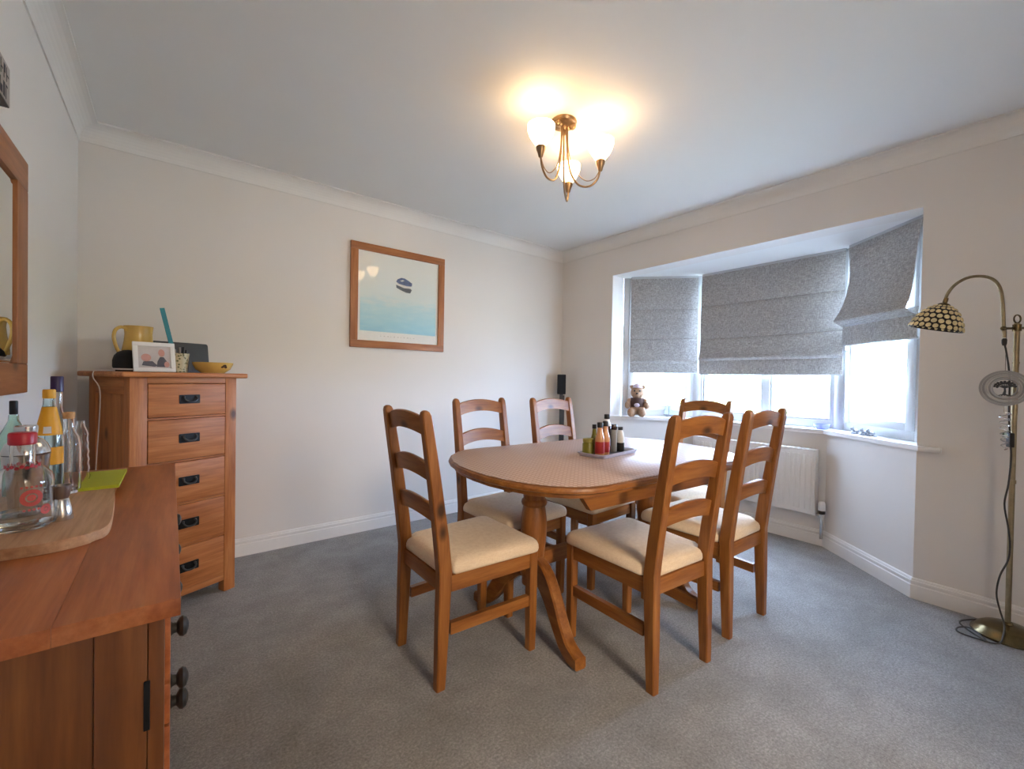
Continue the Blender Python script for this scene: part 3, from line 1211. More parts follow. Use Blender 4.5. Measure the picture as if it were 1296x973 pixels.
# jug
jug = thing('jug', 'mustard-yellow pottery jug with a looped handle on the chest of drawers', 'jug', on_chest(.142, .27), CR + math.radians(15))
prof = [(0, 0), (.058, 0), (.066, .006), (.078, .035), (.083, .07), (.081, .105), (.072, .145), (.068, .18), (.072, .215), (.0735, .219), (.069, .219), (.0645, .18), (.068, .145), (.077, .105), (.079, .07), (.074, .035), (.055, .012), (0, .010)]
jb = MB().lathe([(r * .76, z) for r, z in prof], 36)
for v in jb.bm.verts:       # pulled spout
    if v.co.z > .16 and v.co.x > .02:
        k = (v.co.z - .16) / .06
        w = max(0, 1 - abs(v.co.y) / .028)
        v.co.x += .014 * k * w
jb.build('body', m_mustard, jug)
MB().tube(smooth_path([(-.049, 0, .192), (-.062, 0, .205), (-.082, 0, .207), (-.103, 0, .190), (-.109, 0, .158), (-.101, 0, .122), (-.085, 0, .085), (-.068, 0, .055), (-.058, 0, .04)], 4), .0072, 10).build('handle', m_mustard, jug)
# dome speaker
sp = thing('dome_speaker', 'black dome-shaped speaker in front of the yellow jug', 'speaker', on_chest(.052, .145), CR)
dprof = [(0, 0), (.042, 0), (.049, .006), (.054, .022), (.054, .050), (.048, .072), (.036, .087), (.018, .096), (0, .098)]
MB().lathe(dprof, 32).build('fabric_shell', m_black_mesh, sp)
MB().lathe([(.0495, .0062), (.0512, .008), (.0526, .0125), (.0512, .0135)], 32).build('base_ring', m_white, sp)
tag(MB().tube(smooth_path([on_chest(-.005, .12, CH + .004), on_chest(-.030, .19, CH + .003), on_chest(-.0425, .21, CH + .0015), on_chest(-.0425, .22, CH - .03), on_chest(-.012, .24, CH - .09), on_chest(-.008, .26, CH - .25), on_chest(-.009, .29, CH - .5), on_chest(-.008, .31, CH - .8)], 5), .0022, 6).build('power_cable', m_whitecord), 'thin white cable hanging down the side of the chest of drawers', 'cable')
# photo frame, leaning back
pf = thing('photo_frame', 'white photo frame with a snapshot of two people, on the chest of drawers', 'photo frame', on_chest(.108, .035), 0, rot=(math.radians(-14), 0, CR + math.radians(-12)))


def front(M, pts, y):
    return [M @ Vector((x, y, z)) for x, z in pts]


mb = MB()
fw_, fh_ = .076, .138
for x0, x1, z0, z1 in ((-fw_, fw_, 0, .018), (-fw_, fw_, fh_ - .018, fh_), (-fw_, -fw_ + .018, .018, fh_ - .018), (fw_ - .018, fw_, .018, fh_ - .018)):
    mb.box((x0, -.006, z0), (x1, .006, z1), bevel=.0015)
mb.build('frame', m_white, pf)
MB().box((-fw_ + .016, .0, .016), (fw_ - .016, .005, fh_ - .016)).build('photo_print', plain('pale_snapshot', lin(206, 200, 200), .5, vary=.08, scale=25), pf, smooth=False)
m_skin = plain('snapshot_skin', lin(204, 150, 138), .5)


def disc(mb, cx, cz, rx, rz, y, n=18):
    mb.poly([(cx + rx * math.cos(2 * PI * i / n), y, cz + rz * math.sin(2 * PI * i / n)) for i in range(n)])
    return mb


pic = MB()
disc(pic, -.030, .066, .018, .018, -.0006)
disc(pic, .026, .090, .012, .018, -.0006)
disc(pic, .044, .036, .010, .014, -.0006)
pic.build('photo_print', m_skin, pf, smooth=False)
pic = MB()
pic.poly([(-.046, -.0004, .03), (.0, -.0004, .024), (.010, -.0004, .03), (-.008, -.0004, .05), (-.04, -.0004, .048)])
pic.poly([(.006, -.0004, .024), (.046, -.0004, .024), (.044, -.0004, .052), (.033, -.0004, .071), (.020, -.0004, .071), (.010, -.0004, .05)])
pic.build('photo_print', plain('snapshot_clothes', lin(92, 92, 104), .6), pf, smooth=False)
MB().box((-fw_ + .014, -.003, .014), (fw_ - .014, -.0018, fh_ - .014)).build('pane', m_picglass, pf, smooth=False)
MB().box((-.02, .006, .01), (.02, .009, .10), Matrix.Rotation(math.radians(0), 4, 'X')).build('stand', m_black, pf)
# dark tablet at the back
tbm = thing('tablet', 'dark grey tablet standing upright behind the pot on the chest of drawers', 'tablet', on_chest(.357, .325), 0, rot=(math.radians(-8), 0, CR))
MB().prism(rrect(-.133, .0, .133, .162, .012), 0, .009, Matrix(((1, 0, 0, 0), (0, 0, -1, .0), (0, 1, 0, 0), (0, 0, 0, 1))), bevel=.002).build('body', m_slate, tbm)
MB().prism(rrect(-.124, .009, .124, .153, .006), 0, .0006, Matrix(((1, 0, 0, 0), (0, 0, -1, -.0094), (0, 1, 0, 0), (0, 0, 0, 1)))).build('screen', m_slate, tbm)
# pot with pens and a teal ruler
pot = thing('pen_pot', 'speckled cream and green pot of pens between the photo and the yellow bowl', 'pot', on_chest(.258, .150), 0)
tpot = NT('speckled_glaze')
_v = tpot.coords()
_vo = tpot.add('ShaderNodeTexVoronoi')
_vo.inputs['Scale'].default_value = 90
tpot.link(_v, _vo.inputs['Vector'])
m_speckle = tpot.set(tpot.ramp(_vo.outputs['Distance'], [(.25, lin(96, 100, 62)), (.5, lin(206, 196, 162))]), .3)
MB().lathe([(0, 0), (.030, 0), (.034, .004), (.037, .05), (.042, .094), (.0395, .094), (.034, .05), (.030, .008), (0, .008)], 28).build('body', m_speckle, pot)
rnd = random.Random(4)
PEN = ['black pen in the speckled pot, furthest to the right', 'grey metal pen in the speckled pot, behind the black ones', 'black pen in the speckled pot, at the back left by the tablet', 'grey metal pen in the speckled pot, nearest to the teal ruler', 'black pen in the speckled pot, at the front right']
for k in range(5):
    a = 2 * PI * k / 5
    p0 = Vector((.018 * math.cos(a), .018 * math.sin(a), .0105))
    p1 = Vector((.030 * math.cos(a + .3), .030 * math.sin(a + .3), .112 + .014 * (k % 3)))
    tag(MB().tube([Vector(on_chest(.258, .150)) + p0, Vector(on_chest(.258, .150)) + p1], .0055, 8).build('pen', m_black if k % 2 == 0 else m_chrome_dk), PEN[k], 'pen', 'pens in the speckled pot')
pb = Vector(on_chest(.258, .150))
rul = thing('ruler', 'teal plastic ruler leaning out of the speckled pot', 'ruler', (pb.x - .005, pb.y - .003, pb.z + .0115), 0, rot=(math.radians(0), math.radians(-13), CR))
MB().box((-.010, -.0015, 0), (.010, .0015, .305), bevel=.0008).build('blade', m_teal, rul)
# yellow bowl
bw = thing('bowl', 'shallow mustard-yellow bowl with a dark motif at the right end of the chest top', 'bowl', on_chest(.392, .105), 0)
MB().lathe([(0, 0), (.05, 0), (.054, .004), (.076, .020), (.088, .046), (.089, .054), (.0855, .054), (.073, .024), (.05, .009), (0, .008)], 40).build('body', m_mustard, bw)
mb = MB()
for k, (aa, zz, rr) in enumerate(((-1.02, .036, .010), (-.90, .030, .007), (-1.14, .031, .006))):
    pts = []
    for i in range(12):
        q = 2 * PI * i / 12
        z = zz + rr * .8 * math.sin(q)
        rad_ = (.076 + (.088 - .076) * (z - .020) / .026 if z > .02 else .054 + .022 * (z - .004) / .016) + .0006
        a = aa + rr * math.cos(q) / .08
        pts.append((rad_ * math.cos(a), rad_ * math.sin(a), z))
    mb.poly(pts)
mb.build('motif', m_brownglass, bw)

# ------------------------------------------------------------------ sideboard
sbx0, sbx1, sby0, sby1, sbz = XL + .002, .013, .765, 1.93, .80
sb = thing('sideboard', 'reddish pine sideboard along the left wall below the mirror', 'sideboard', (0, 0, 0))
xs = [sbx0, -.245, -.115, sbx1]
for i in range(3):
    MB().box((xs[i] + .00004, sby0, sbz - .025), (xs[i + 1] - .00004, sby1, sbz), bevel=.0004 if i < 2 else .0015).build('plank', wood_sb['y'], sb)
bx0, bx1, by0, by1 = XL + .022, -.0235, .79, 1.905
MB().box((bx0, by0 + .012, .06), (bx1, by1, sbz - .0255)).build('carcass', wood_sb_shaded['z'], sb)
# near end: stiles, rails and fielded panel
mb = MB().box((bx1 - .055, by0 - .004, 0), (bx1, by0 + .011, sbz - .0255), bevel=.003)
mb.build('end_stile', wood_sb_shaded['z'], sb)
MB().box((bx0, by0 - .004, 0), (bx0 + .055, by0 + .011, sbz - .0255), bevel=.003).build('end_stile', wood_sb_shaded['z'], sb)
MB().box((bx0 + .0555, by0 - .003, .06), (bx1 - .0555, by0 + .011, .14), bevel=.003).build('end_rail', wood_sb_shaded['x'], sb)
MB().box((bx0 + .0555, by0 + .003, .1405), (bx1 - .0555, by0 + .011, sbz - .0255), bevel=.001).build('end_panel', wood_sb_shaded['z'], sb)
MB().box((bx1 + .0005, by0 - .003, 0), (bx1 + .0185, by0 + .046, sbz - .0255), bevel=.002).build('front_stile', wood_sb_shaded['z'], sb)
for (y0, y1) in ((by0 + .049, 1.345), (1.35, by1 - .002)):
    for k, (z0, z1) in enumerate(((.645, .772), (.578, .641), (.07, .574))):
        f = MB().box((bx1 + .001, y0, z0), (bx1 + .0255, y1, z1), bevel=.003).build('door' if k == 2 else 'drawer', wood_sb['y'], sb)
        ky = .93 if y0 < 1 else 1.62
        if k == 2 and y0 > 1:
            ky = 1.42
        kz = (.682, .592, .556)[k]
        Mk = Matrix.Translation((bx1 + .0255, ky, kz)) @ Matrix.Rotation(PI / 2, 4, 'Y') @ Matrix.Diagonal((1, 1, .8, 1))
        MB().lathe([(.012, 0), (.009, .004), (.008, .010), (.015, .015), (.017, .021), (.014, .027), (.006, .031), (0, .0315)], 20, Mk).build('knob', m_knob, f)
MB().box((bx1 - .004, by0 - .0065, .615), (bx1 + .003, by0 - .0042, .685), bevel=.0008).build('hinge', m_iron, sb)
for x in (bx0 + .03, bx1 - .03):
    for y in (by0 + .045, by1 - .04):
        MB().box((x - .025, y - .025, 0), (x + .025, y + .025, .0595), bevel=.003).build('foot', wood_sb['z'], sb)

# serving board
bd = thing('serving_board', 'pale wooden serving board with rounded ends on the sideboard', 'board', (0, 0, sbz + .0006))
pts = [(-.360, 1.50), (-.366, 1.18), (-.35, 1.13), (-.30, 1.105), (-.25, 1.09), (-.20, 1.082), (-.16, 1.084), (-.125, 1.098), (-.103, 1.122), (-.094, 1.16), (-.096, 1.25), (-.103, 1.38), (-.112, 1.49), (-.122, 1.525), (-.15, 1.54), (-.33, 1.535)]
pp = smooth_path([(x, y, 0) for x, y in pts], 3, True)
MB().prism([(p.x, p.y) for p in pp], 0, .019, bevel=.004).build('slab', wood_board, bd)
BZ = sbz + .0006 + .0196


def lathe_thing(name, label, cat, xy, z, parts, group=None, n=36, rz=0, rs=1.0):
    t = thing(name, label, cat, (xy[0], xy[1], z), rz, group)
    for nm, prof, m in parts:
        MB().lathe([(r * rs, zz) for r, zz in prof], n).build(nm, m, t)
    return t


def hollow(prof, w=.0025, floor=.006):
    """outer profile from the base centre to the lip -> closed wall profile"""
    inner = [(max(r - w, .001), max(z, floor)) for r, z in prof if r > .002][::-1]
    inner = [p for i, p in enumerate(inner)]
    return prof + inner + [(0, floor)]


# big clear jar with red lid, liquid and red printed roundels
jp = [(0, 0), (.050, 0), (.057, .006), (.0585, .02), (.0585, .085), (.054, .102), (.042, .112), (.026, .118), (.0235, .124), (.0235, .165)]
jar = lathe_thing('glass_jar', 'big clear glass bottle with red lid at the front of the serving board', 'bottle', (-.220, 1.215), BZ, [
    ('glass', hollow(jp), m_clear),
    ('liquid', [(0, .0065), (.047, .0065), (.0535, .010), (.0555, .022), (.0555, .030), (0, .030)], m_water),
    ('lid', [(.0245, .158), (.0265, .160), (.0265, .178), (.024, .181), (0, .181)], m_red)], rs=.72)


def wrap(mb, r, a0, z0, rin, rout, n=28, sx=1):
    """flat ring print wrapped on a cylinder of radius r"""
    V0, V1 = [], []
    for i in range(n):
        q = 2 * PI * i / n
        for rr, V in ((rin, V0), (rout, V1)):
            a = a0 + rr * math.cos(q) / r
            V.append(mb.bm.verts.new((r * math.cos(a), r * math.sin(a), z0 + rr * math.sin(q))))
    for i in range(n):
        j = (i + 1) % n
        mb.bm.faces.new((V0[i], V0[j], V1[j], V1[i]))


mb = MB()
fa = -1.12
wrap(mb, .0426, fa, .062, .0085, .0155)
wrap(mb, .0426, fa, .062, .001, .006)
wrap(mb, .0426, fa + .5, .036, .004, .0095)
wrap(mb, .0426, fa + .5, .036, .0005, .0028)
for k in range(9):
    a = fa - .3 + k * .075
    wrap(mb, .0426, a, .0395 if k % 2 else .082, .0002, .0022, 8)
mb.build('printed_badge', m_redprint, jar)
mb = MB()
for k in range(22):
    a = 2 * PI * k / 22
    wrap(mb, .0236, a, .1165 + (.002 if k % 2 else -.001), .0005, .0035, 8)
mb.build('dotted_band', m_red, jar)
# jigger
lathe_thing('jigger', 'double-cone steel jigger on the serving board', 'jigger', (-.172, 1.238), BZ, [
    ('large_cup', [(.0182, 0), (.0185, .001), (.0165, .018), (.0118, .0405), (.0105, .0425), (0, .0425)], m_chrome),
    ('small_cup', [(0, .0427), (.0108, .0427), (.0125, .047), (.0145, .058), (.0155, .069), (.0148, .069), (.0137, .059), (.0115, .049), (0, .048)], m_chrome_dk)], n=28)
# cocktail shaker
lathe_thing('cocktail_shaker', 'steel cocktail shaker with domed top behind the red-lidded bottle', 'shaker', (-.240, 1.355), BZ, [
    ('cup', [(0, 0), (.033, 0), (.036, .003), (.047, .118), (.0485, .121), (.0465, .122)], m_chrome),
    ('dome', [(.0475, .1225), (.0485, .124), (.047, .130), (.041, .143), (.030, .153), (.0225, .156), (0, .156)], m_chrome),
    ('cap', [(.0215, .1563), (.0215, .160), (.0235, .176), (.0235, .180), (.0215, .182), (0, .182)], m_chrome)], rs=.76)
# yellow-label bottle
yb_ = [(0, 0), (.028, 0), (.0325, .005), (.0335, .02), (.0335, .13), (.031, .15), (.026, .175), (.0195, .2), (.0145, .222), (.0135, .235)]
lathe_thing('spirit_bottle', 'clear bottle with yellow cap and yellow neck label on the serving board', 'bottle', (-.219, 1.435), BZ, [
    ('glass', hollow(yb_, .002), m_aqua),
    ('neck_label', [(.0312, .152), (.0264, .176), (.0199, .201), (.0162, .216), (.0155, .216), (.0192, .201), (.0257, .176), (.0305, .152)], m_yellow),
    ('cap', [(.0142, .2352), (.0152, .237), (.0152, .253), (.0135, .256), (0, .256)], m_yellowcap)], rs=.73)
# the body label patch and barcode panel
yl = [o for o in COL.objects if o.name.startswith('spirit_bottle')][0]
mb = MB()


def wrap_rect(mb, r, a0, a1, z0, z1, n=8, rz=None):
    V = []
    for i in range(n + 1):
        a = a0 + (a1 - a0) * i / n
        r0, r1 = (r, r) if rz is None else rz
        V.append((mb.bm.verts.new((r0 * math.cos(a), r0 * math.sin(a), z0)), mb.bm.verts.new((r1 * math.cos(a), r1 * math.sin(a), z1))))
    for p, q in zip(V, V[1:]):
        mb.bm.faces.new((p[0], q[0], q[1], p[1]))


wrap_rect(mb, .0249, -1.35, -.2, .085, .125)
mb.build('body_label', m_yellow, yl)
mb = MB()
wrap_rect(mb, 0, -1.85, -1.25, .157, .172, rz=(.0229, .0208))
mb.build('barcode_panel', m_paper, yl)
# purple-capped bottle
pbp = [(0, 0), (.031, 0), (.0355, .005), (.0365, .02), (.0365, .16), (.030, .185), (.018, .205), (.0145, .215), (.0145, .262)]
lathe_thing('spirit_bottle', 'tall clear bottle with dark purple cap, highest on the sideboard', 'bottle', (-.240, 1.668), sbz + .0006, [
    ('glass', hollow(pbp, .0022), m_clear),
    ('cap', [(.0152, .262), (.0178, .264), (.0178, .301), (.016, .304), (0, .304)], m_purple)], rs=.72)
# pale green bottle
gp = [(0, 0), (.034, 0), (.038, .005), (.039, .02), (.039, .135), (.034, .158), (.02, .182), (.0125, .195), (.0115, .21)]
lathe_thing('spirit_bottle', 'pale green bottle with a dark stopper behind the yellow-capped bottle', 'bottle', (-.300, 1.575), sbz + .0006, [
    ('glass', hollow(gp, .0022), m_green),
    ('stopper', [(.009, .2105), (.010, .212), (.010, .242), (.008, .244), (0, .244)], m_black)], rs=.75)
# cork-topped clear bottle
cp = [(0, 0), (.031, 0), (.035, .005), (.0355, .02), (.0355, .115), (.031, .135), (.019, .150), (.016, .158), (.016, .182)]
lathe_thing('spirit_bottle', 'clear bottle with a wooden stopper at the back edge of the serving board', 'bottle', (-.196, 1.505), BZ, [
    ('glass', hollow(cp, .0025), m_clear),
    ('stopper', [(.0172, .1825), (.0182, .184), (.0182, .196), (.0165, .198), (0, .198)], cork)], rs=.62)
# beaded decanter
dp = [(0, 0), (.02, 0), (.026, .005)]
for k in range(7):
    z = .015 + k * .022
    dp += [(.0275 - k * .0008, z), (.024 - k * .0008, z + .011)]
dp += [(.013, .17), (.012, .185)]
lathe_thing('decanter', 'small ribbed clear glass bottle beside the wooden-stoppered bottle', 'bottle', (-.19, 1.625), sbz + .0006, [('glass', hollow(dp, .002), m_clear)], rs=.75)
# navy bottle cut by the left edge of the picture
lathe_thing('spirit_bottle', 'dark navy bottle cut off by the left edge of the photo', 'bottle', (-.245, 1.005), sbz + .0006, [
    ('glass', [(0, 0), (.03, 0), (.034, .005), (.035, .02), (.035, .10), (.03, .12), (.015, .135), (.0135, .16), (0, .161)], m_navy),
    ('cap', [(.0145, .1612), (.0152, .163), (.0152, .18), (0, .182)], m_navy)], rs=.8)
# lime paper pad lying on the board's rear end
lm = thing('notepad', 'lime green pad lying over the far end of the serving board', 'notepad', (-.150, 1.520 + .0, 0))
lm.location = (-.152, 1.615, BZ)
mb = MB().prism([(-.03, -.115), (.048, -.113), (.050, .115), (-.03, .115)], 0, .008)
mb.build('cover', m_lime, lm, smooth=False)

# ------------------------------------------------------------------ mirror and plaque on the left wall
MY0, MY1, MZ0, MZ1, MF = 1.0, 2.036, 1.049, 1.771, .12
mi = thing('wall_mirror', 'pine-framed mirror on the left wall above the sideboard', 'mirror', (XL, 0, 0))
e_ = .0008
for y0, y1, z0, z1, ax in ((MY0, MY1, MZ0, MZ0 + .09, 'y'), (MY0, MY1, MZ1 - .09, MZ1, 'y'), (MY0, MY0 + MF, MZ0 + .09, MZ1 - .09, 'z'), (MY1 - MF, MY1, MZ0 + .09, MZ1 - .09, 'z')):
    MB().box((e_, y0, z0), (.018, y1, z1), bevel=.003).build('frame', wood_fr[ax], mi)
mb = MB()
y0, y1, z0, z1 = MY0 + MF + .001, MY1 - MF - .001, MZ0 + .091, MZ1 - .091
bv = .022
a_ = [(.010, y0, z0), (.010, y1, z0), (.010, y1, z1), (.010, y0, z1)]
b_ = [(.0125, y0 + bv, z0 + bv), (.0125, y1 - bv, z0 + bv), (.0125, y1 - bv, z1 - bv), (.0125, y0 + bv, z1 - bv)]
c_ = [(.002, y0, z0), (.002, y1, z0), (.002, y1, z1), (.002, y0, z1)]
mb.loft([c_, a_, b_])
mb.build('mirror_glass', m_mirror, mi, smooth=False)
pq = thing('wall_plaque', 'small lettered block plaque on the left wall above the mirror', 'plaque', (XL, 1.57, 1.885))
MB().box((.0008, -.22, -.053), (.026, .22, .053), bevel=.002).build('block', m_black, pq)
MB().box((.0262, -.218, -.051), (.0268, .218, .051)).build('face', plain('greyed_face', lin(168, 158, 150), .6, vary=.15), pq, smooth=False)
mb = MB()
rnd = random.Random(2)
for row in (.004, -.044):
    y = -.205
    while y < .20:
        w = rnd.uniform(.012, .022)
        mb.box((.0269, y, row), (.0272, y + .005, row + .038))
        mb.box((.0269, y + .005, row + rnd.choice((0, .016, .033))), (.0272, y + w, row + .038 - rnd.choice((0, .018))))
        y += w + .007
mb.build('lettering', m_darkink, pq, smooth=False)

# ------------------------------------------------------------------ framed picture
px0, px1, pz0, pz1 = .984, 1.727, 1.327, 2.073
pcx, pcz = (px0 + px1) / 2, (pz0 + pz1) / 2
pt = thing('framed_picture', 'pine-framed print of a small boat on pale blue water, on the back wall', 'picture', (pcx, YB, pcz))
hw, hh, pw = (px1 - px0) / 2, (pz1 - pz0) / 2, .052
for x0, x1, z0, z1, ax in ((-hw, hw, -hh, -hh + pw, 'x'), (-hw, hw, hh - pw, hh, 'x'), (-hw, -hw + pw, -hh + pw, hh - pw, 'z'), (hw - pw, hw, -hh + pw, hh - pw, 'z')):
    MB().box((x0, -.024, z0), (x1, -.0008, z1), bevel=.003).build('frame', wood_fr[ax], pt)
MB().box((-hw + pw - .004, -.010, -hh + pw - .004), (hw - pw + .004, -.002, hh - pw + .004)).build('mount', m_paper, pt, smooth=False)
pr_ = MB().box((-hw + pw + .018, -.0108, -hh + pw + .070), (hw - pw - .018, -.0101, hh - pw - .006)).build('print', m_sea, pt, smooth=False)
m_boat_b = plain('print_blue', lin(92, 110, 150), .6, vary=.25, scale=60)
m_boat_w = plain('print_white', lin(214, 216, 214), .6)
m_boat_s = plain('print_shadow', lin(96, 104, 112), .6, vary=.2, scale=60)
cx, cz = .030, .118
mb = MB()
mb.poly([(cx - .064, -.0112, cz + .016), (cx - .052, -.0112, cz + .036), (cx - .024, -.0112, cz + .050), (cx + .004, -.0112, cz + .050), (cx + .036, -.0112, cz + .036), (cx + .066, -.0112, cz + .020), (cx + .064, -.0112, cz + .000), (cx + .045, -.0112, cz - .010), (cx + .01, -.0112, cz - .009), (cx - .04, -.0112, cz + .002)])
mb.build('printed_boat', m_boat_b, pr_, smooth=False)
mb = MB()
mb.poly([(cx - .060, -.0114, cz + .006), (cx - .028, -.0114, cz + .001), (cx + .02, -.0114, cz - .006), (cx + .058, -.0114, cz - .004), (cx + .048, -.0114, cz - .024), (cx + .0, -.0114, cz - .026), (cx - .045, -.0114, cz - .014)])
mb.poly([(cx - .034, -.0114, cz + .026), (cx - .012, -.0114, cz + .036), (cx + .004, -.0114, cz + .032), (cx - .016, -.0114, cz + .022)])
mb.build('printed_boat', m_boat_w, pr_, smooth=False)
mb = MB()
mb.poly([(cx - .064, -.0116, cz - .006), (cx - .045, -.0116, cz - .012), (cx + .0, -.0116, cz - .024), (cx + .05, -.0116, cz - .022), (cx + .064, -.0116, cz - .030), (cx + .050, -.0116, cz - .058), (cx + .014, -.0116, cz - .056), (cx - .03, -.0116, cz - .042), (cx - .062, -.0116, cz - .028)])
mb.build('printed_boat', m_boat_s, pr_, smooth=False)
mb = MB()
for k in range(11):
    x = -.15 + k * .026
    mb.box((x, -.0108, -hh + pw + .036), (x + (.006 + .008 * (k * 7 % 3) / 2), -.0101, -hh + pw + .041))
mb.build('caption_line', plain('faint_ink', lin(196, 194, 188), .7), pt, smooth=False)
MB().box((-hw + pw - .003, -.0165, -hh + pw - .003), (hw - pw + .003, -.0145, hh - pw + .003)).build('pane', m_picglass, pt, smooth=False)

# ------------------------------------------------------------------ ceiling light
AX = Vector((1.50, 1.525))
cl = thing('ceiling_light', 'three-arm ceiling light with lit white glass shades', 'ceiling light', (AX.x, AX.y, ZC))
MB().lathe([(.062, -.0005), (.064, -.006), (.060, -.016), (.045, -.024), (.018, -.030), (0, -.031)], 32).build('ceiling_rose', m_bronze, cl)
cups = [Vector((1.312, 1.478)), Vector((1.617, 1.388)), Vector((1.672, 1.655))]
ZL = 2.175
for k, c in enumerate(cups):
    d = c - AX
    R = d.length
    e = d / R

    def at(rad, z):
        return (e.x * rad, e.y * rad, z - ZC)
    MB().sphere(at(.042, ZC - .026), .018, u=14, v=8).build('rose_knob', m_bronze, cl)
    arm = MB().tube(smooth_path([at(.014, ZC - .025), at(.018, ZC - .12), at(.035, ZC - .24), at(.075, ZL - .105), at(R * .72, ZL - .118), at(R * .93, ZL - .085), at(R, ZL - .035)], 7), .0048, 10)
    ao = arm.build('arm', m_bronze, cl)
    MB().tube(smooth_path([at(.02, ZC - .028), at(.028, ZC - .15), at(.055, ZL - .03), at(R * .6, ZL - .088), at(R * .85, ZL - .082), at(R - .004, ZL - .045)], 6), .0022, 8).build('wire_arm', m_bronze, cl)
    Mx = Matrix.Translation(at(R, ZL))
    MB().lathe([(.006, -.050), (.010, -.046), (.014, -.03), (.0215, -.012), (.0225, 0), (.020, .002), (0, .002)], 24, Mx).build('lamp_cup', m_bronze, cl)
    outer = [(.019, .003), (.026, .010), (.041, .030), (.054, .052), (.061, .075), (.0625, .095)]
    inner = [(r - .0035, z + .001) for r, z in outer[::-1]]
    MB().lathe(outer + inner, 32, Mx, close=True).build('glass_shade', m_opal, cl)
    li = bpy.data.lights.new('bulb', 'POINT')
    li.energy = LAMP_POWER
    li.color = (1.0, .70, .38)
    li.shadow_soft_size = .018
    lo = bpy.data.objects.new('bulb', li)
    COL.objects.link(lo)
    lo.parent = cl
    lo.location = at(R, ZL + .055)

# ------------------------------------------------------------------ things on the window sill
SZ = SILL + .0006


def bear():
    t = thing('teddy_bear', 'small tan teddy bear in a brown vest sitting at the left end of the sill', 'teddy bear', (3.255, 2.315, SZ), math.radians(205))
    t.rotation_euler = (0, 0, math.radians(212))
    t.scale = (1.14, 1.14, 1.14)
    # local +x is the way the bear faces
    mb = MB()
    mb.sphere((0, 0, .085), .058, (.9, 1, 1.25), 20, 14)
    mb.sphere((.004, 0, .185), .050, (.95, 1.05, .95), 20, 14)
    mb.sphere((.042, 0, .175), .024, (1, 1, .8), 14, 10)
    for s in (-1, 1):
        mb.sphere((-.006, s * .042, .228), .018, (.6, 1, 1), 12, 8)
        mb.sphere((.012, s * .058, .115), .024, (1, .9, 1.1), 14, 10)
        mb.sphere((.035, s * .072, .088), .022, (1, .95, 1.3), 14, 10)
        mb.sphere((.045, s * .036, .032), .032, (1.3, 1, 1), 14, 10)
        mb.sphere((.080, s * .042, .035), .028, (.8, 1, 1.2), 14, 10)
    for v in mb.bm.verts:
        v.co.z = max(v.co.z, .002)
    o = mb.build('body', m_fur, t)
    rm_ = o.modifiers.new('remesh', 'REMESH')
    rm_.mode = 'VOXEL'
    rm_.voxel_size = .005
    rm_.use_smooth_shade = True
    MB().sphere((.066, 0, .180), .008, (.7, 1, .8), 10, 6).build('nose', m_black, t)
    for s in (-1, 1):
        MB().sphere((.046, s * .020, .200), .0065, u=10, v=6).build('eye', m_black, t)
    MB().lathe([(.056, .075), (.061, .09), (.060, .12), (.048, .145), (.046, .145), (.056, .12), (.057, .09)], 22, Matrix.Diagonal((.95, 1.04, 1, 1)), close=True).build('vest', m_vest, t)
    MB().sphere((.056, 0, .09), .016, (.5, 1.3, 1), 12, 8).build('bib', m_lilac, t)
    MB().lathe([(0, .262), (.022, .258), (.036, .245), (.034, .232), (.041, .226), (.038, .224), (0, .224)], 20).build('hat', m_lilac, t)


bear()
bt = thing('sailboat_ornament', 'little pale model sailboat on the sill, right of the teddy bear', 'ornament', (3.50, 2.155, SZ), math.radians(130))
MB().loft([[(-.035, -.001, .012), (-.035, .001, .012), (-.035, .001, .018), (-.035, -.001, .018)], [(-.02, -.009, 0), (-.02, .009, 0), (-.02, .012, .018), (-.02, -.012, .018)], [(.02, -.009, 0), (.02, .009, 0), (.02, .012, .018), (.02, -.012, .018)], [(.045, -.001, .014), (.045, .001, .014), (.045, .001, .02), (.045, -.001, .02)]]).build('hull', m_pewter, bt)
MB().tube([(0, 0, .018), (0, 0, .155)], .0018, 6).build('mast', m_pewter, bt)
mb = MB()
mb.loft([[(.004, -.0012, .03), (.045, -.0012, .03), (.004, -.0012, .14)], [(.004, .0012, .03), (.045, .0012, .03), (.004, .0012, .14)]])
mb.loft([[(-.004, -.0012, .03), (-.034, -.0012, .03), (-.004, -.0012, .12)], [(-.004, .0012, .03), (-.034, .0012, .03), (-.004, .0012, .12)]])
mb.build('sail', m_glassblue, bt)
lathe_thing('glass_dish', 'small blue glass dish on the sill at the right bay corner', 'dish', (3.585, 1.02), SZ, [('bowl', [(0, 0), (.03, 0), (.034, .003), (.048, .022), (.052, .034), (.049, .034), (.044, .023), (.03, .008), (0, .006)], m_bluedish)])


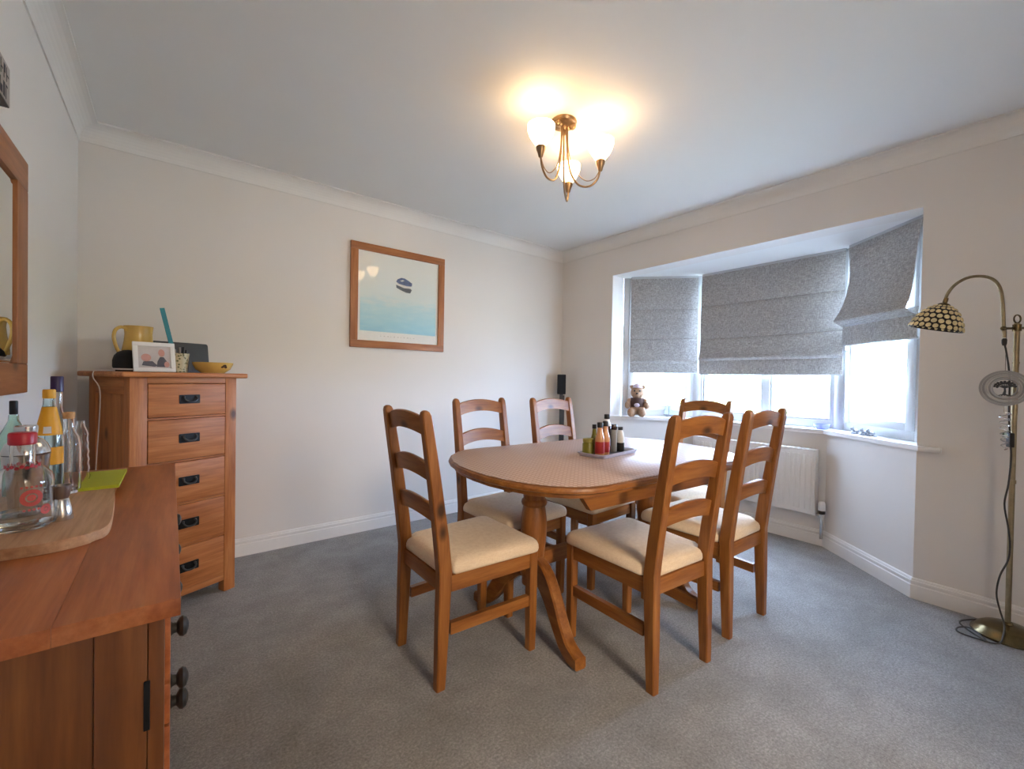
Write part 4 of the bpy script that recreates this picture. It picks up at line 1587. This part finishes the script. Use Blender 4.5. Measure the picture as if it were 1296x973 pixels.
def figure(x, y, lab, kind):
    t = thing('figurine', lab, 'figurine', (x, y, SZ), math.radians(140), 'small grey figurines on the right of the sill')
    mb = MB()
    # a small lying animal: body, head and ears, paws in one continuous skin
    mb.sphere((0, 0, .016), .016, (1.3, .9, 1), 14, 10).sphere((.021, 0, .032), .011, (1, 1, 1), 12, 8).sphere((.019, .006, .043), .004, u=8, v=6).sphere((.019, -.006, .043), .004, u=8, v=6)
    mb.sphere((.014, .009, .006), .006, (1.4, 1, 1), 8, 6).sphere((.014, -.009, .006), .006, (1.4, 1, 1), 8, 6)
    if kind:
        mb.tube(smooth_path([(-.018, 0, .012), (-.028, .004, .02), (-.026, .006, .034)], 3), .0035, 6)
    for v in mb.bm.verts:
        v.co.z = max(v.co.z, .0008)
    o = mb.build('body', m_pewter, t)
    r_ = o.modifiers.new('remesh', 'REMESH')
    r_.mode = 'VOXEL'
    r_.voxel_size = .0022
    r_.use_smooth_shade = True
    MB().box((-.024, -.014, .0), (.026, .014, .003)).build('base', m_pewter, t)
    return t


figure(3.432, .795, 'small grey animal figurine on the sill, standing apart on the left', 0)
figure(3.388, .738, 'small grey animal figurine on the sill, left one of the close pair', 1)
figure(3.362, .702, 'small grey animal figurine on the sill, right one of the close pair', 0)

# ------------------------------------------------------------------ corner speaker on its stand
ss = thing('tower_speaker', 'slim black speaker on a thin stand in the far corner', 'speaker', (2.962, 2.975, 0), math.radians(-42))
MB().lathe([(.115, 0), (.12, .004), (.118, .014), (.03, .022), (0, .022)], 32).build('base', m_black, ss)
MB().prism(rrect(-.04, -.035, .04, .04, .012), .98, 1.17, bevel=.006).build('cabinet', m_black_mesh, ss)
MB().tube([(0, 0, .022), (0, 0, .98)], .017, 14).build('pole', m_slate, ss)
MB().box((-.012, -.024, .5), (.03, -.018, .97), bevel=.002).build('cable_cover', m_slate, ss)

# ------------------------------------------------------------------ floor lamp
LP = Vector((2.955, .118))
fl_ = thing('floor_lamp', 'brass floor lamp with gooseneck arm and cream stained-glass shade', 'floor lamp', (LP.x, LP.y, 0))
MB().lathe([(.112, 0), (.117, .004), (.116, .010), (.104, .018), (.098, .030), (.078, .044), (.045, .054), (.02, .058), (.016, .066), (0, .066)], 44).build('base', m_brass_dk, fl_)
mb = MB().tube([(0, 0, .06), (0, 0, .7), (0, 0, 1.405)], .0098, 14)
mb.lathe([(.0125, .69), (.0125, .705)], 16).lathe([(.0115, 1.225), (.0115, 1.232)], 16)
mb.build('pole', m_brass, fl_)
ringp = [(.0, 0, 0)]
v_dir = Vector((-.785, .62, 0)).normalized()


def lp(s, z, w=0.0):
    """s metres along the arm direction, w across it"""
    q = v_dir * s + Vector((v_dir.y, -v_dir.x, 0)) * w
    return (q.x, q.y, z)


MB().tube([lp(.015 * math.cos(2 * PI * k / 16), 1.424 + .018 * math.sin(2 * PI * k / 16)) for k in range(16)], .0032, 6, closed=True).build('finial_ring', m_brass_dk, fl_)
mb = MB().tube([lp(-.045, 1.385), lp(.062, 1.381)], .0055, 10)
mb.sphere(lp(-.043, 1.385), .0075, u=10, v=6).sphere(lp(-.032, 1.385), .0055, u=10, v=6).sphere(lp(.06, 1.381), .0105, u=12, v=8)
mb.lathe([(.0145, 1.370), (.0145, 1.400)], 16)
mb.build('clamp', m_brass_dk, fl_)
arm_p = [lp(.055, 1.34), lp(.060, 1.40), lp(.068, 1.50), lp(.084, 1.565), lp(.118, 1.600), lp(.170, 1.611), lp(.23, 1.602), lp(.283, 1.570), lp(.314, 1.530), lp(.324, 1.50)]
MB().tube(smooth_path(arm_p, 6), .0062, 12).build('arm', m_brass, fl_)
mb = MB().lathe([(.006, -.03), (.0085, -.02), (.009, -.005), (.006, .002)], 12, Matrix.Translation(lp(.0545, 1.335)))
mb.build('cord_grip', m_cord, fl_)
# shade: lead dome with cream cabochons, tilted
tilt = Matrix.Translation(lp(.328, 1.482)) @ Matrix.Rotation(math.radians(9), 4, Vector((v_dir.y, -v_dir.x, 0))) @ Matrix.Rotation(math.radians(-11), 4, v_dir) @ Matrix.Diagonal((.76, .76, .98, 1))
dome = [(.020, -.001), (.048, -.0115), (.070, -.026), (.088, -.046), (.103, -.068), (.114, -.090), (.122, -.112)]
inner = [(r - .002, z - .0015) for r, z in dome[::-1]]
sh = MB().lathe(dome + inner, 40, tilt, close=True).build('lamp_shade', m_lead, fl_)
mb = MB()
rows = [(.040, -.0085, 13, .0080), (.060, -.0195, 16, .0098), (.0795, -.0365, 18, .0116), (.096, -.0575, 20, .0126), (.109, -.080, 22, .0130), (.1185, -.1025, 24, .0122)]
slopes = [.36, .58, .83, .97, 1.10, 1.22]
for k, (r, z, n, sz) in enumerate(rows):
    for i in range(n):
        a = 2 * PI * (i + .5 * (k % 2)) / n
        slope = slopes[k]
        Ms = tilt @ Matrix.Rotation(a, 4, 'Z') @ Matrix.Translation((r, 0, z)) @ Matrix.Rotation(slope, 4, 'Y')
        mb.sphere((0, 0, .001), sz, (.90, 1.06, .40), 8, 6, Ms)
tag(mb.build('glass_jewels', m_cabochon, sh), kind='stuff')
MB().lathe([(.009, .03), (.011, .022), (.011, .008), (.024, .004), (.036, -.008), (.038, -.018), (.030, -.012), (0, -.004)], 24, tilt).build('shade_cap', m_brass_dk, fl_)
cord = [lp(.0535, 1.31), lp(.043, 1.27), lp(.040, 1.16, -.012), lp(.038, 1.0, -.012), lp(.030, .93, -.01), lp(.026, .86, -.012), lp(.022, .80, -.012), lp(.030, .69, -.012), lp(.045, .60, -.012), lp(.026, .50, -.012), lp(.016, .42, -.013), lp(.022, .35, -.013), lp(.055, .28, -.012), lp(.068, .20, -.012), lp(.060, .13, -.02), lp(.05, .072, -.03), lp(.085, .048, -.06), lp(.125, .012, -.075), lp(.17, .006, -.03), lp(.20, .006, .02), lp(.165, .006, .055), lp(.125, .010, .05), lp(.125, .011, .01), lp(.15, .006, -.05), lp(.12, .006, .09), lp(.03, .006, .125), lp(-.06, .006, .12)]
MB().tube(smooth_path(cord, 5), .0033, 8).build('cord', m_cord, fl_)
sw = MB().box((-.011, -.009, -.032), (.011, .009, .032), Matrix.Translation(lp(.027, .885, -.011)) @ Matrix.Rotation(.6, 4, 'Z'), bevel=.004)
sw.build('cord_switch', m_cord, fl_)

# wind spinner hanging from the arm
wc = Vector(lp(.045, 1.115)) + Vector((LP.x, LP.y, 0)) + Vector((-.060, -.002, 0))
to_cam = Vector((-wc.x, -wc.y, 0)).normalized()
ws = thing('wind_spinner', 'round silver wind spinner with tree-of-life centre hanging on the floor lamp', 'wind spinner', wc, math.atan2(to_cam.y, to_cam.x))
# local +x faces the room
for k, (ri, ro) in enumerate(((.0690, .0775), (.0600, .0685), (.0515, .0595), (.0440, .0510), (.0370, .0435))):
    mb = MB()
    n = 40
    ca, sa = math.cos(.10 * k * (-1) ** k), math.sin(.10 * k * (-1) ** k)
    rg = []
    for i in range(n):
        q = 2 * PI * i / n
        sec = []
        for rr, xx in ((ri, -.001), (ro, -.001), (ro, .001), (ri, .001)):
            y, z = rr * math.cos(q), rr * math.sin(q)
            sec.append((xx * ca - y * sa, xx * sa + y * ca, z))
        rg.append([mb.bm.verts.new(c) for c in sec])
    for i in range(n):
        a4, b4 = rg[i], rg[(i + 1) % n]
        for j in range(4):
            mb.bm.faces.new((a4[j], a4[(j + 1) % 4], b4[(j + 1) % 4], b4[j]))
    mb.build('ring', m_dull, ws, angle=30)
mb = MB()
mb.tube([(0, -.002, -.031), (0, .001, -.012), (0, 0, .004)], [.006, .0035, .003], 8)
for k in range(9):
    a = PI * (k + .5) / 9
    mid = (0, .014 * math.cos(a), .004 + .012 * math.sin(a))
    end = (0, .031 * math.cos(a), .004 + .024 * math.sin(a))
    mb.tube([(0, 0, .0), mid, end], .0016, 6)
    mb.sphere(end, .005, (.3, 1, 1), 8, 6).sphere((0, .022 * math.cos(a + .15), .004 + .018 * math.sin(a + .15)), .0045, (.3, 1, 1), 8, 6)
for k in range(5):
    mb.tube([(0, 0, -.026), (0, -.02 + k * .01, -.033)], .0018, 6)
mb.build('tree_motif', m_slate, ws)
MB().tube([(0, 0, .0775), (0, 0, .14), (0, .0, .262)], .0008, 5).build('hanging_thread', m_cord, ws)
mb = MB().tube([(0, .0, -.0775), (0, 0, -.105)], .001, 5)
mb.build('hanging_wire', m_brass, ws)
sp_pts = []
for i in range(150):
    u = i / 149
    a = 2 * PI * 6.5 * u
    r = .019 * (1 - .55 * u)
    sp_pts.append((r * math.cos(a), r * math.sin(a) + .004, -.105 - .165 * u))
MB().tube(sp_pts, .0024, 6).build('spiral_tail', m_chrome, ws)
MB().sphere((0, .004, -.205), .010, u=14, v=10).build('glass_bead', m_green, ws)
